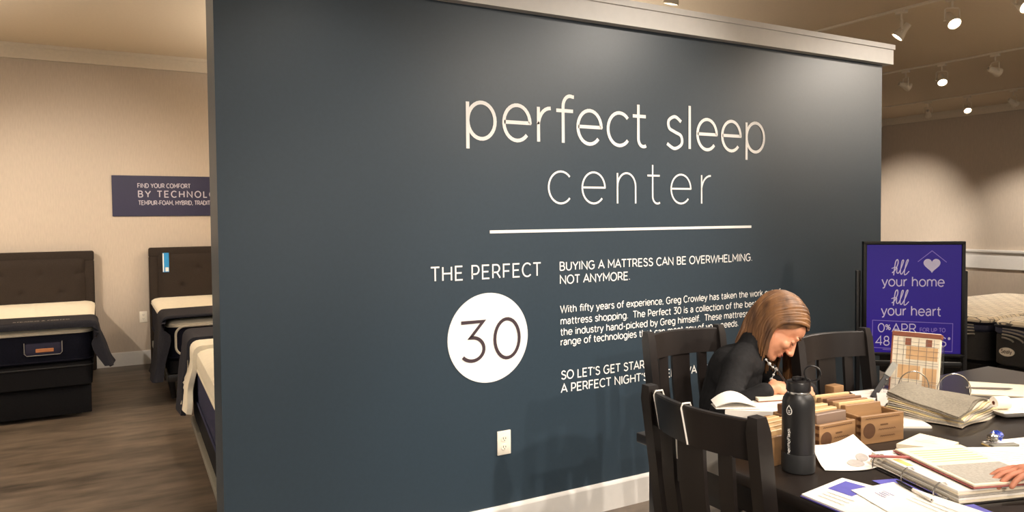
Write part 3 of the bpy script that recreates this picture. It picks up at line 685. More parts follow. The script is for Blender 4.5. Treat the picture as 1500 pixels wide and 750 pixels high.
# ------------------------------------------------------------------ table and chairs
tb = thing('dining_table', 'large black wooden table covered with papers, samples and binders', 'table', (2.65, 1.43, 0))
TX0, TX1, TY0, TY1, TZ = 1.58 - 2.65, 3.72 - 2.65, .86 - 1.43, 1.985 - 1.43, .76
MB().rbox(TX0, TX1, TY0, TY1, TZ - .035, TZ, .006, 2).build('tabletop', M_TABLE, tb)
ap = MB()
ap.box(TX0 + .09, TX1 - .09, TY0 + .05, TY0 + .07, TZ - .13, TZ - .036).box(TX0 + .09, TX1 - .09, TY1 - .07, TY1 - .05, TZ - .13, TZ - .036)
ap.box(TX0 + .05, TX0 + .07, TY0 + .09, TY1 - .09, TZ - .13, TZ - .036).box(TX1 - .07, TX1 - .05, TY0 + .09, TY1 - .09, TZ - .13, TZ - .036)
ap.build('apron', M_TABLE, tb)
for x in (TX0 + .075, TX1 - .075):
    for y in (TY0 + .075, TY1 - .075): MB().rbox(x - .045, x + .045, y - .045, y + .045, 0, TZ - .036, .005).build('leg', M_TABLE, tb)

def dining_chair(label, loc, rz, group='dining chairs at the table'):
    """local front +y, backrest leaning towards -y"""
    t = thing('dining_chair', label, 'chair', loc, rz, group)
    lean = lambda z: -.205 - max(0, z - .45) * .136 - .02 * max(0, .45 - z)
    for s_ in (-1, 1):
        rings = []
        for z in (0, .2, .45, .6, .8, .96, 1.0):
            y = lean(z); hx, hy = (.019, .024) if z > .5 else (.02, .026); x = s_ * (.196 + .008 * (z / 1.0))
            if z == 1.0: hx *= .8; hy *= .7
            rings.append([Vector((x - hx, y - hy, z)), Vector((x + hx, y - hy, z)), Vector((x + hx, y + hy, z)), Vector((x - hx, y + hy, z))])
        MB().loft(rings).build('back_post', M_BLACK, t)
        MB().tube([(s_ * .19, .195, 0), (s_ * .19, .195, .43)], [.024, .029], 4, ref=(1, 1, 0)).build('front_leg', M_BLACK, t)
        MB().rbox(s_ * .19 - .010, s_ * .19 + .010, -.20, .18, .16, .19, .003).build('stretcher', M_BLACK, t)
    bow = lambda u: -.042 * (1 - (2 * u - 1) ** 2)
    def rail(z0, z1, name, crown):
        rings = []; n = 17
        for i in range(n):
            u = i / (n - 1); x = -.186 + .372 * u; r = []
            zt = z1 + crown * (1 - (2 * u - 1) ** 2)
            for zz, dy in ((z0, -.011), (zt - .004, -.011), (zt, -.007), (zt, .007), (zt - .004, .011), (z0, .011)): r.append(Vector((x, lean(zz) + bow(u) + dy, zz)))
            rings.append(r)
        return MB().loft(rings).build(name, M_BLACK, t)
    rail(.882, .988, 'top_rail', .0); rail(.53, .575, 'lower_rail', 0)
    for xc, w in ((-.113, .05), (0, .10), (.113, .05)):
        u = (xc + .186) / .372; rings = []
        for z in (.565, .65, .75, .85, .885):
            y = lean(z) + bow(u) - .010 * math.sin(PI * (z - .565) / .32)
            rings.append([Vector((xc - w / 2, y - .006, z)), Vector((xc + w / 2, y - .006, z)), Vector((xc + w / 2, y + .006, z)), Vector((xc - w / 2, y + .006, z))])
        MB().loft(rings).build('back_slat', M_BLACK, t)
    prof = [(-.012, .43), (0, .436), (0, .455), (-.012, .466)]
    def seat(a, b):
        x = -.225 + .45 * a; y = -.20 + .42 * b
        return (x, y, .466 - .012 * math.exp(-((x / .14) ** 2 + ((y + .02) / .13) ** 2)))
    MB().grid(20, 20, seat, thick=.034).build('seat', M_BLACK, t)
    MB().box(-.17, .17, .17, .19, .37, .432).box(-.17, .17, -.215, -.195, .37, .432).box(-.2, -.18, -.18, .17, .37, .432).box(.18, .2, -.18, .17, .37, .432).build('seat_apron', M_BLACK, t)
    MB().rbox(-.19, .19, -.01, .01, .165, .185, .003).build('cross_stretcher', M_BLACK, t)
    return t
dining_chair('black slat back chair with a white tag, at the near table end', (1.685, 1.495, 0), R(-90))
dining_chair('black slat back chair the seated woman sits on, beside the wall lettering', (2.245, 2.20, 0), R(180))
dining_chair('black slat back chair in front of the dark wall, just left of the indigo sign', (2.69, 1.80, 0), R(177))
pl = thing('hang_tag', 'white placard tied by two white cords to the near chair back', 'tag', (1.45, 1.56, .79))
MB().rbox(.0, .003, -.115, .10, .0, .165, .001, 1, Matrix.Rotation(R(-7), 4, 'Y')).build('card', M_PAPER, pl)
for y_, xr in ((.095, -.047), (-.055, -.079)):                        # xr: middle of the rail top there, seen from the card
    MB().tube([(-.012, y_, .14), (xr + .016, y_, .19), (xr + .012, y_, .201), (xr - .012, y_ + .002, .2015), (xr - .0175, y_ + .002, .19), (xr - .004, y_ - .008, .092), (xr + .012, y_ - .008, .088), (xr + .026, y_ - .004, .10), (-.012, y_, .14)], .0026, 6).build('cord', M_PAPER, pl)

# ------------------------------------------------------------------ things on the table
def at(x, y): return (x, y, .76)
# water bottle
bo = thing('water_bottle', 'tall matte black water bottle with a ring handle, in front of the wood boxes', 'bottle', at(1.742, 1.447))
MB().lathe([(.040, .0), (.0455, .003), (.0465, .010), (.0465, .052), (.0455, .056)], 40).build('boot', M_RUBBER, bo)
MB().lathe([(.0445, .056), (.045, .060), (.045, .185), (.0445, .198), (.0415, .212), (.036, .221), (.033, .225)], 40).build('flask', M_BOTTLE, bo)
MB().lathe([(.031, .224), (.0315, .226), (.0315, .231), (.031, .232)], 32).build('collar', M_METAL, bo)
cp = MB().lathe([(.0315, .232), (.0338, .234), (.0338, .256), (.032, .260), (.027, .262), (.012, .262)], 36).build('lid', M_BEZEL, bo)
MB().rbox(-.020, .006, -.008, .008, .260, .274, .004).rbox(.010, .022, -.010, .010, .258, .270, .003).build('spout', M_BEZEL, cp)
vdir = Vector((-.77, -.64, 0)); sdir = Vector((.64, -.77, 0))
def bfn(x, y, r=.0453):
    a = x / r; d = vdir * math.cos(a) + sdir * math.sin(a); return (d.x * r, d.y * r, y)
rc = sdir * .037 + Vector((0, 0, .284))
MB().tube([rc + sdir * (.0215 * math.cos(a)) + Vector((0, 0, .0215 * math.sin(a))) for a in [2 * PI * k / 28 for k in range(28)]], .003, 8, closed=True).tube([sdir * .022 + Vector((0, 0, .256)), sdir * .031 + Vector((0, 0, .265))], .006, 8).build('ring_handle', M_BEZEL, cp)
lg = MB()
ribbon(lg, [(x - .026, z) for x, z in catmull([(0, .196), (.0075, .184), (.0068, .174), (0, .170), (-.0068, .174), (-.0075, .184), (0, .196)], 6)], .0022, bfn)
for zz in (.182, .177): ribbon(lg, [(-.0295, zz), (-.026, zz - .002), (-.0225, zz)], .0018, bfn)
lg.build('bottle_emblem', M_LETTER, bo, 0); lg = MB()
text(lg, 'ThermoFlask', lambda x, y: bfn(-.0225 - y, .046 + x), 0, 0, .0125, .13, .084, None, .04)
lg.build('bottle_lettering', M_LETTER, bo, 0)

# wood sample boxes with their standing samples
def sample_box(label, x, y, w, d, rz, h, mark, tint):
    t = thing('sample_box', label, 'box', at(x, y), rz, 'wooden sample boxes')
    k = .012
    MB().rbox(0, w, 0, k, 0, h, .0015, 1).build('front_board', tint, t)
    MB().rbox(0, w, d - k, d, 0, h, .0015, 1).build('back_board', tint, t)
    for x0 in (0, w - k): MB().rbox(x0, x0 + k, k, d - k, 0, h * .98, .0015, 1).build('side_board', tint, t)
    MB().box(k, w - k, k, d - k, 0, .008).build('bottom_board', tint, t)
    dv = MB()
    for q in range(4):
        z = .008 + q * h / 4
        dv.box(-.0006, .0, .0, k, z, z + h / 8).box(-.0006, .0, k * .2, k * 1.6, z + .002, z + h / 8 - .002)
    dv.build('dovetail_joint', M_WALN, t)
    if mark:
        b = MB(); f = lambda a, c: (a, -.0008, c); cx, cz, r = w * .19, h * .47, h * .27
        b.loft([[Vector((cx + r * math.cos(2 * PI * q / 24), y_, cz + r * math.sin(2 * PI * q / 24))) for q in range(24)] for y_ in (-.0006, 0)])
        for (x0, x1, z0) in ((.44, .62, .62), (.40, .80, .46), (.44, .78, .22)):
            ribbon(b, [(w * (x0 + (x1 - x0) * q / 14), h * (z0 + .04 * (q % 2))) for q in range(15)], .0022, f)
        ribbon(b, [(w * (.1 + .8 * q / 30), h * (.88 + .03 * (q % 2))) for q in range(31)], .0022, f)
        b.build('burnt_mark', M_BRAND, t, 0)
    return t
sample_box('honey wooden sample box with dovetailed corner, behind the black bottle', 1.684, 1.503, .205, .17, R(2), .088, False, M_OAK)
sample_box('middle honey wooden sample box with a faint round mark, right of the bottle', 1.915, 1.512, .16, .19, R(-3), .088, True, M_OAK)
sample_box('right honey wooden sample box with a dark round mark and lettering', 2.100, 1.502, .180, .24, R(-9), .092, True, M_OAK)
SM = {'light maple': M_OAK2, 'honey oak': M_OAK, 'brown walnut': M_WALN, 'greyish walnut': M_WALN2}
def sample(x, y, z, w, h, th, tilt, rz, kind, where):
    t = MB().rbox(0, w, 0, th, 0, h, .002, 1, Matrix.Rotation(-tilt, 4, 'X')).build('wood_sample', SM[kind])
    t.location = (x, y, z); t.rotation_euler = (0, 0, rz)
    tag(t, f'{kind} sample {where}', 'wood sample', 'standing wood samples'); return t
ORD = ['at the front', 'second from the front', 'third from the front', 'fourth from the front', 'fifth from the front', 'sixth from the front', 'at the back']
for i, kd in enumerate(['light maple', 'light maple', 'light maple', 'light maple']):
    sample(1.699, 1.519 + .033 * i, .769, .176, .090 - .002 * (i > 2), .024, R(3), R(2), kd, ORD[i] + ' of the box behind the bottle')
for i, kd in enumerate(['greyish walnut', 'light maple', 'light maple', 'honey oak', 'brown walnut']):
    sample(1.929, 1.528 + .033 * i, .769, .131, .106 + .003 * (i % 3), .024, R(3), R(-3), kd, ORD[i] + ' of the middle box')
for i, kd in enumerate(['honey oak', 'light maple', 'honey oak', 'brown walnut', 'honey oak', 'light maple']):
    c, s_ = math.cos(R(-9)), math.sin(R(-9)); lx, ly = .014, .060 + .027 * i
    sample(2.100 + lx * c - ly * s_, 1.502 + lx * s_ + ly * c, .769, .152, .102 + .002 * (i % 2), .022, R(12), R(-9), kd, ORD[i] + ' of the right box')
wb = MB().rbox(-.03, .03, -.022, .022, 0, .052, .003).build('wood_sample', M_OAK); wb.location = (2.56, 1.952, .76)
tag(wb, 'single small oak block near the ring handle behind the boxes', 'wood sample')
for (x, y, l, w, z, rz, m_, lb) in ((2.24, 1.79, .30, .085, .0, -14, M_WALN, 'dark walnut strip lying flat behind the standing samples'),
                                     (2.20, 1.78, .20, .06, .013, -20, M_OAK, 'honey oak strip lying on the walnut strip'), (2.16, 1.90, .22, .07, .0, -16, M_WALN2, 'greyish strip lying flat nearest the writing hand')):
    o = MB().rbox(-l / 2, l / 2, -w / 2, w / 2, 0, .012, .002, 1).build('wood_strip', m_); o.location = (x, y, .7605 + z); o.rotation_euler = (0, 0, R(rz)); tag(o, lb, 'wood sample')

def slab(name, label, cat, quad, z0, h, m, prints=(), group=None, cover=None):
    """flat stack of paper on a four-cornered outline (world x, y)"""
    cx = sum(p[0] for p in quad) / 4; cy = sum(p[1] for p in quad) / 4
    t = thing(name, label, cat, (cx, cy, z0), 0, group)
    q = [(p[0] - cx, p[1] - cy) for p in quad]
    zc = 0
    if cover:
        MB().prism([(x * 1.02, y * 1.02) for x, y in q], 0, .003).build('cover', cover, t); zc = .003
    MB().prism(q, zc, zc + h).build('pages', m, t)
    zt = zc + h + .0006
    bl = lambda u, v: tuple((1 - u) * (1 - v) * q[0][k] + u * (1 - v) * q[1][k] + u * v * q[2][k] + (1 - u) * v * q[3][k] for k in (0, 1))
    for (kind, mm, data) in prints:
        b = MB()
        if kind == 'rect':
            u0, u1, v0, v1 = data; b.add([(*bl(u, v), zt) for u, v in ((u0, v0), (u1, v0), (u1, v1), (u0, v1))], [(0, 1, 2, 3)])
            b.build('printed_block', mm, t, 0)
        else:
            for (u0, u1, v) in data: ribbon(b, [(u0 + (u1 - u0) * k / 20, v + .004 * math.sin(k * 1.7)) for k in range(21)], .012, lambda u, v_: (*bl(u, v_), zt + .0004))
            b.build('printed_lines', mm, t, 0)
    return t
LN = [(.1, .85, v) for v in (.2, .3, .4, .5, .6, .7)]
slab('paper_stack', 'bright white paper pile behind the near chair, left of the bottle', 'paper', [(1.94, 1.93), (2.11, 1.785), (2.31, 1.93), (2.15, 1.978)], .7605, .040, M_PAPER, [('lines', M_INK, [(.55, .85, .3), (.55, .8, .4)])])
nb = thing('note_pad', 'white pad with rounded folded back corner, left end of the paper pile', 'pad', (1.985, 1.955, .779), R(-30))
def flap(a, b):
    x = -.06 + .16 * a; y = -.045 + .07 * b
    return (x, y + .01 * a, .026 + .046 * math.sin(PI * min(1, a * .9 + .1)) * (.5 + .5 * b))
MB().grid(14, 8, flap, thick=.003).build('folded_page', M_PAPER, nb); MB().rbox(-.06, .10, -.045, .025, .0225, .027, .002, 1).build('pad', M_PAPER, nb)
slab('paper_sheets', 'white papers on the back of the table before the right hand chair', 'paper', [(2.60, 1.85), (2.80, 1.80), (2.86, 1.93), (2.68, 1.97)], .7605, .006, M_PAPER, [('lines', M_INK, [(.1, .8, .3), (.1, .8, .6)])])
tcd = MB().grid(2, 5, lambda a, b: ((-.02 + .04 * a), .03 * (abs(b - .5) * 2) * (1 if b > .5 else -1), .05 * (1 - abs(b - .5) * 2)), thick=.001).build('tent_card', M_PAPER); tcd.location = (2.60, 1.77, .7615); tcd.rotation_euler = (0, 0, R(-45))
tag(tcd, 'small white folded tent card behind the right wood box', 'card')
hs = thing('hand_tool', 'black stick shaped tool with grey end leaning on the sample holder', 'tool', (2.672, 1.86, .7615), R(0))
d = Vector((.13, -.005, .122)); p0 = Vector((0, 0, .006)); dn = d.normalized()
MB().tube([p0, p0 + d * .25, p0 + d * .62], [.013, .014, .013], 4, ref=(0, 1, 0)).build('shaft', M_BEZEL, hs)
MB().tube([p0 + d * .62, p0 + d * .98, p0 + d], [.0165, .0165, .012], 4, ref=(0, 1, 0)).build('grey_end', M_GREYP, hs)
MB().ell(p0 + d * .5 + Vector((0, -.011, .006)), (.004, .004, .004)).build('button', M_METAL, hs)

# clear stand with a printed cabinet card
st = thing('card_holder', 'clear acrylic holder propping up the cabinet sample cards', 'holder', (2.868, 1.818, .7605), R(-70))
MB().rbox(-.098, .098, -.05, .06, 0, .003, .001, 1).build('base_plate', M_ACRYL, st)
MB().rbox(-.098, .098, -.05, -.047, .003, .062, .001, 1).build('front_lip', M_ACRYL, st)
Mt = Matrix.Translation((0, .026, .004)) @ Matrix.Rotation(R(-13), 4, 'X')
MB().rbox(-.098, .098, 0, .003, 0, .20, .001, 1, Mt).build('back_plate', M_ACRYL, st)
cc = thing('sample_cards', 'stack of cabinet cards with tan panels, upright in the clear holder', 'cards', (2.868, 1.818, .7605), R(-70))
Mc = Matrix.Translation((0, .010, .006)) @ Matrix.Rotation(R(-13), 4, 'X')
MB().rbox(-.088, .088, -.010, .014, 0, .238, .001, 1, Mc).build('card_block', M_PAPER2, cc)
MB().rbox(-.092, .092, -.013, .018, .226, .245, .002, 1, Mc).rbox(-.092, -.086, -.0125, .015, 0, .226, .001, 1, Mc).build('brown_cover', M_BROWN, cc)
MB().rbox(-.086, .086, -.008, .016, .2445, .2475, .001, 1, Mc).build('top_edge', M_PAPER, cc)
b = MB(); b.box(-.035, .080, -.0108, -.01, .135, .188, Mc); b.box(-.062, .020, -.0108, -.01, .055, .110, Mc); b.box(.03, .08, -.0108, -.01, .02, .105, Mc); b.build('tan_panels', M_TAN, cc, 0)
b = MB(); b.box(-.040, -.018, -.0112, -.01, .192, .220, Mc); b.box(.036, .058, -.0112, -.01, .192, .220, Mc); b.build('brown_squares', M_BROWN, cc, 0)
b = MB()
for z in (.025, .05, .115, .125, .15, .172, .19, .205): b.box(-.084, .084, -.0115, -.0108, z, z + .0012, Mc)
for x in (-.068, -.045, -.02, .01, .04, .065): b.box(x, x + .0012, -.0115, -.0108, .005, .222, Mc)
b.build('grid_lines', M_LINE, cc, 0)

# fabric swatches on two rings
sw = thing('fabric_swatch_book', 'pile of grey and cream fabric swatches held by two wire rings', 'swatches', (2.675, 1.595, .7605), R(10))
cl = [M_GREYCL2, M_GREYCL3, M_GREYCL2, M_CREAMCL, M_GREYCL3, M_GREYCL2, M_CREAMCL, M_GREYCL2, M_GREYCL, M_GREYCL]
for i, mm in enumerate(cl):
    ex = .036 * (1 - i / 9) ** 1.1; ph = i * .5
    def cloth(a, b, i=i, ex=ex, ph=ph):
        x = -.150 + (.245 + ex * .9) * a - .02 * (1 - b) * (i > 7); y = -.13 - ex * .55 * a + (.25 + ex * .55 * a) * b
        z = .008 + .0075 * i
        z += .030 * math.exp(-(((x + .06) / .09) ** 2 + ((y - .10) / .08) ** 2)) * (i / 9)
        z += .006 * math.sin(6 * a + ph) * a + (.012 * (1 - b) * (a - .55) * (i / 9))
        z -= .0045 * i * max(0, .45 - a) * 1.2 * (1 - b)
        e = max(0, (a - .86) / .14); z -= .006 * e * e * (i > 1)
        return (x + .006 * math.sin(9 * b + ph), y + .005 * math.sin(8 * a + ph * 2), z)
    MB().grid(22, 16, cloth, thick=.0045).build('swatch', mm, sw, 60)
for x, yq, z, rr in ((.06, .115, .072, .056), (.135, .0, .066, .060)):
    Mr = Matrix.Translation((x, yq, z)) @ Matrix.Rotation(R(-45), 4, 'Z')
    MB().tube([Mr @ Vector((rr * math.cos(a), 0, rr * math.sin(a) * 1.05)) for a in [2 * PI * k / 32 for k in range(32)]], .0022, 6, closed=True).build('wire_ring', M_METAL, sw)
slab('card_stack', 'white card pile poking out left of the fabric swatches', 'cards', [(2.385, 1.555), (2.475, 1.50), (2.545, 1.60), (2.455, 1.66)], .7605, .007, M_PAPER)
slab('paper_sheets', 'cream sheets with a pencil at the far right back of the table', 'paper', [(3.06, 1.70), (3.20, 1.55), (3.42, 1.66), (3.28, 1.83)], .7605, .006, M_PAPER2, [('lines', M_INK, [(.2, .8, .4), (.2, .7, .6)])])
pc = MB().tube([(-.09, 0, 0), (.075, 0, 0), (.09, 0, 0)], [.004, .004, .0006], 6).build('pencil', M_LINE); pc.location = (3.20, 1.70, .7715); pc.rotation_euler = (0, 0, R(-38)); tag(pc, 'thin grey pencil on the cream sheets at the back right', 'pencil')
# white tray with paper roll
ty = thing('paper_tray', 'white open tray with raised edges under the paper roll', 'tray', (2.96, 1.455, .7605), R(-20))
def trayf(a, b):
    x = -.16 + .32 * a; y = -.09 + .18 * b; e = max(0, abs(a - .5) * 2 - .72) / .28; g = max(0, abs(b - .5) * 2 - .6) / .4
    return (x, y, .004 + .024 * max(e * e, g * g))
MB().grid(30, 20, trayf, thick=.003).build('tray', M_PAPER, ty)
MB().box(-.10, .03, -.05, .04, .0075, .009).build('tray_paper', M_PAPER2, ty)
rl = thing('paper_roll', 'small white receipt paper roll lying on its side in the tray', 'roll', (2.90, 1.50, .794), R(-24))
Mr = Matrix.Rotation(R(90), 4, 'Y')
MB().lathe([(.0075, -.028), (.0225, -.028), (.0235, -.026), (.0235, .026), (.0225, .028), (.0075, .028), (.0075, -.028)], 32, Mr, cap=False).build('roll', M_PAPER, rl)
MB().lathe([(.0075, -.0282), (.0075, .0282), (.006, .0282), (.006, -.0282), (.0075, -.0282)], 20, Mr, cap=False).build('core', M_BROWN, rl)
# clipboard with a blue clip
cb = slab('clipboard', 'clipboard with white papers at the right edge', 'clipboard', [(2.375, 1.145), (2.62, 1.06), (2.72, 1.24), (2.44, 1.315)], .7605, .006, M_PAPER, [('lines', M_INK, LN)], cover=M_YEL)
MB().rbox(-.045, .045, -.012, .012, .008, .016, .003, 2, Matrix.Translation((-.09, .065, 0)) @ Matrix.Rotation(R(-20), 4, 'Z')).build('clip_bar', M_GREYP, cb)
bc = thing('crumpled_wrapper', 'crumpled shiny blue and silver wrapper on the clipboard clip', 'wrapper', (2.452, 1.285, .777))
random.seed(3)
for mm, nm_, ox, rad in ((M_BLUEPL, 'blue_foil', .012, .018), (M_METAL, 'silver_foil', -.012, .015)):
    w_ = MB(); w_.ell((ox, 0, rad * .8), (rad * 1.3, rad, rad * .8), nu=12, nv=8)
    w_.v = [p + Vector((random.uniform(-1, 1), random.uniform(-1, 1), random.uniform(-.5, 1))) * .0045 for p in w_.v]; w_.build(nm_, mm, bc, 0)
slab('note_cards', 'cream pad of cards on the table between the right box and the binder', 'cards', [(2.165, 1.425), (2.245, 1.315), (2.345, 1.335), (2.335, 1.455)], .7605, .013, M_PAPER2, [('lines', M_INK, [(.2, .7, .4), (.3, .6, .55)])], cover=M_BROWN)
# curled sheet
cs = thing('paper_sheet', 'curled white sheet with faint grey print leaning by the wood boxes', 'paper', (1.90, 1.42, .7605))
def curl(a, b):
    BL, BR, TR, TL = ((-.098, -.018, .003), (.125, -.078, .006), (.140, .066, .050), (-.040, .074, .042))
    p = [(1 - a) * (1 - b) * BL[k] + a * (1 - b) * BR[k] + a * b * TR[k] + (1 - a) * b * TL[k] for k in range(3)]
    p[1] -= .030 * math.sin(PI * min(1, a * 1.15)) * (1 - b); p[2] -= .016 * math.sin(PI * a) * b ** .7 * (1 - .3 * b); p[2] -= .010 * math.sin(PI * b)
    return (p[0], p[1], max(.0015, p[2]))
MB().grid(20, 14, curl, thick=.0008).build('sheet', M_PAPER, cs, 60)
b = MB()
for (cu_, cv, r) in ((.50, .34, .13), (.72, .45, .11)):
    pts = [(cu_ + r * math.cos(k * PI / 8), cv + r * 1.2 * math.sin(k * PI / 8)) for k in range(16)]
    vs = [Vector(curl(*p)) + Vector((0, 0, .0012)) for p in pts] + [Vector(curl(cu_, cv)) + Vector((0, 0, .0012))]
    b.add(vs, [(k, (k + 1) % 16, 16) for k in range(16)])
b.build('faint_print', M_INK, cs, 0)
# binder with red folder on it
bn = thing('ring_binder', 'open ring binder with thick page stack under the red edged folder', 'binder', (2.035, 1.19, .7605), R(-17))
MB().rbox(-.135, .135, -.17, .17, 0, .003, .001, 1).build('cover', M_BEZEL, bn)
for k in range(5):
    MB().rbox(-.115 + .001 * k, .132 - .001 * k, -.165 + .002 * k, .165 - .001 * (k % 3), .0035 + .0062 * k, .0092 + .0062 * k, .0008, 1).build('page_bundle', (M_PAPER2, M_PAPER, M_GREYCL3, M_PAPER2, M_PAPER)[k], bn)
MB().rbox(-.128, -.118, -.14, .14, .003, .012, .003).build('spine_bar', M_METAL, bn)
for y_ in (-.115, 0, .115):
    MB().tube([(-.122 + .024 * math.cos(a), y_, .012 + .031 * math.sin(a)) for a in [R(-10 + 200 * k / 16) for k in range(17)]], .0022, 6).build('binder_ring', M_METAL, bn)
b = MB(); b.box(-.1, -.08, .03, .09, .0342, .0346); b.build('yellow_tab', M_YEL, bn, 0)
rf = thing('folder', 'maroon edged folder with grey printed pages lying open on the binder', 'folder', (2.075, 1.165, .7985), R(-20))
MB().rbox(-.11, .115, -.16, .15, 0, .003, .001, 1).build('maroon_cover', M_RED, rf)
MB().rbox(-.105, .11, -.155, .145, .003, .009, .001, 1).build('pages', M_PAPER2, rf)
b = MB(); b.box(-.095, .10, -.145, -.01, .0092, .0097); b.build('grey_photo', M_GREYCL3, rf, 0)
b = MB()
for k in range(6): ribbon(b, [(-.085, .02 + .018 * k), (.09, .02 + .018 * k)], .004, lambda x, y: (x, y, .0095))
b.build('printed_lines', M_YEL, rf, 0)
slab('paper_sheets', 'loose white pages right of the folder under the reaching hand', 'paper', [(2.215, 1.11), (2.33, 1.075), (2.40, 1.20), (2.26, 1.275)], .7605, .03, M_PAPER, [('lines', M_INK, LN)])
rp = MB().tube([(-.05, 0, 0), (.055, 0, 0), (.065, 0, 0)], [.004, .004, .001], 8).build('pen', M_RED); rp.location = (1.952, 1.312, .803); rp.rotation_euler = (0, 0, R(-35)); tag(rp, 'thin maroon pen at the left tip of the folder', 'pen')
# brochures near the table edge
slab('brochure', 'white brochure with a violet square at the near left edge of the table', 'brochure', [(1.565 + .02, 1.305), (1.575, 1.03), (1.84, 1.05), (1.78, 1.33)], .7605, .004, M_PAPER,
     [('rect', M_BPRINT, (.07, .32, .46, .90)), ('lines', M_INK, [(.5, .8, .55), (.5, .8, .45)]), ('lines', M_INK, [(.12, .4, .34), (.12, .4, .24), (.12, .4, .14)])], cover=M_PURP)
slab('form_sheet', 'white form with a small violet stamp lying over the brochure', 'paper', [(1.715, 1.255), (1.625, 1.0), (1.865, .99), (1.865, 1.235)], .7687, .0012, M_PAPER, [('lines', M_BPRINT, [(.15, .30, .30), (.17, .27, .36), (.17, .27, .42), (.15, .30, .48)]), ('lines', M_INK, [(.4, .9, .75), (.4, .9, .65), (.4, .9, .55)])])
slab('leaflet', 'violet printed leaflet sticking out under the ring binder', 'leaflet', [(1.80, 1.02), (1.90, .99), (1.955, 1.245), (1.845, 1.285)], .7612, .0012, M_BPRINT, [('rect', M_YEL, (.15, .5, .72, .86)), ('rect', M_PAPER, (.1, .5, .1, .5))])
pe = thing('ballpoint_pen', 'white and black ballpoint pen on the leaflet below the binder', 'pen', (1.842, 1.165, .7755), R(68))
MB().tube([(-.07, 0, 0), (.0, 0, 0)], .0045, 10).build('barrel', M_PAPER, pe); MB().tube([(.0, 0, 0), (.055, 0, 0), (.07, 0, 0)], [.005, .0048, .001], 10).build('grip', M_BEZEL, pe)
MB().tube([(-.075, 0, 0), (-.07, 0, 0)], .003, 8).build('plunger', M_METAL, pe)

slab('folder', 'brown edged folder lying behind the white paper pile', 'folder', [(2.12, 1.94), (2.30, 1.885), (2.33, 1.965), (2.14, 1.98)], .802, .010, M_PAPER2, cover=M_BROWN)

# ------------------------------------------------------------------ people
RV = Vector((.874, -.486, 0)); FV = Vector((.486, .874, 0)); UV = Vector((0, 0, 1))
def hand(mb, c, f, n, side, curl=(.35, .5, .4), k=1.0, thumb=(.65, .65, -.35)):
    """palm centre, direction of the fingers, back-of-hand normal, direction of the thumb"""
    c, f, n, side = Vector(c), Vector(f).normalized(), Vector(n).normalized(), Vector(side).normalized()
    mb.ell(c, (.046 * k, .039 * k, .015 * k), axes=(f, side, n)); mb.ell(c + f * .02 * k, (.03 * k, .040 * k, .013 * k), axes=(f, side, n))
    mb.ell(c - f * .015 * k + side * .022 * k - n * .008 * k, (.028 * k, .018 * k, .015 * k), axes=(f, side, n))
    for i, L in enumerate((.92, 1.0, .94, .76)):
        o = (.030 - .020 * i); p = c + f * (.040 - .004 * abs(i - 1.2)) * k + side * o * k; ang = .05
        dv = (f + side * (o * 4.2)).normalized(); rad = .0088 * k
        for seg, (ln, cu_) in enumerate(zip((.042, .027, .021), curl)):
            ang += cu_; d = dv * math.cos(ang) - n * math.sin(ang); q = p + d * ln * L * k
            mb.cap(p, q, rad, rad * .92, 10); p = q; rad *= .92
    p = c - f * .018 * k + side * .030 * k - n * .004 * k; d = (f * thumb[0] + side * thumb[1] + n * thumb[2]).normalized()
    q = p + d * .040 * k; mb.cap(p, q, .0125 * k, .0105 * k, 10); d2 = (d + f * .5 - n * .15).normalized(); mb.cap(q, q + d2 * .030 * k, .0105 * k, .0085 * k, 10)

pr = thing('person', 'woman in black with long brown hair, bent over writing at the table', 'person', (2.29, 2.25, 0))
def L_(p): return Vector(p) - Vector((2.29, 2.25, 0))
lf = Vector((.66, .75, 0)).normalized(); bfw = Vector((.75, -.66, 0)).normalized()
hip = Vector((2.285, 2.245, .565)); waist = Vector((2.275, 2.265, .70)); chest = Vector((2.300, 2.235, .835)); neckb = Vector((2.345, 2.195, .935))
RS = Vector((2.210, 2.125, .893)); LS = Vector((2.44, 2.315, .882)); RE = Vector((2.055, 2.065, .735)); LE = Vector((2.59, 2.16, .735))
RWr = Vector((2.205, 1.965, .835)); LWr = Vector((2.45, 1.985, .80))
hf = (RV * .57 - UV * .74 - FV * .36).normalized(); hu = (RV * .72 + UV * .69 - FV * .02); hu = (hu - hf * hu.dot(hf)).normalized(); hl = hu.cross(hf)
HC = Vector((2.432, 2.118, 1.038))
def hp_(a, b, c): return HC + hf * a + hl * b + hu * c
def torso(mb, g):
    ax = (bfw, lf, UV)
    for p, r in ((hip, (.115, .160, .105)), (waist, (.095, .130, .12)), (chest, (.105, .150, .115)), ((chest + neckb) / 2, (.085, .150, .07))): mb.ell(L_(p), tuple(q + g for q in r), axes=ax)
    mb.cap(L_(hip), L_(waist), .10 + g, .10 + g); mb.cap(L_(waist), L_(chest), .10 + g, .105 + g); mb.cap(L_(chest), L_(neckb - Vector((0, 0, .02))), .10 + g, .060 + g)
    mb.cap(L_(RS), L_(neckb), .052 + g, .05 + g); mb.cap(L_(LS), L_(neckb), .052 + g, .05 + g); mb.cap(L_(RS), L_(chest), .052 + g, .08 + g); mb.cap(L_(LS), L_(chest), .052 + g, .08 + g)
def arms(mb, g, to=1.0):
    for s_, e, w in ((RS, RE, RWr), (LS, LE, LWr)):
        mb.cap(L_(s_), L_(e), .049 + g, .039 + g); mb.cap(L_(e), L_(e.lerp(w, to)), .039 + g, .024 + g * (1 if to == 1 else 1.6))
body = MB(); torso(body, -.008); arms(body, -.006)
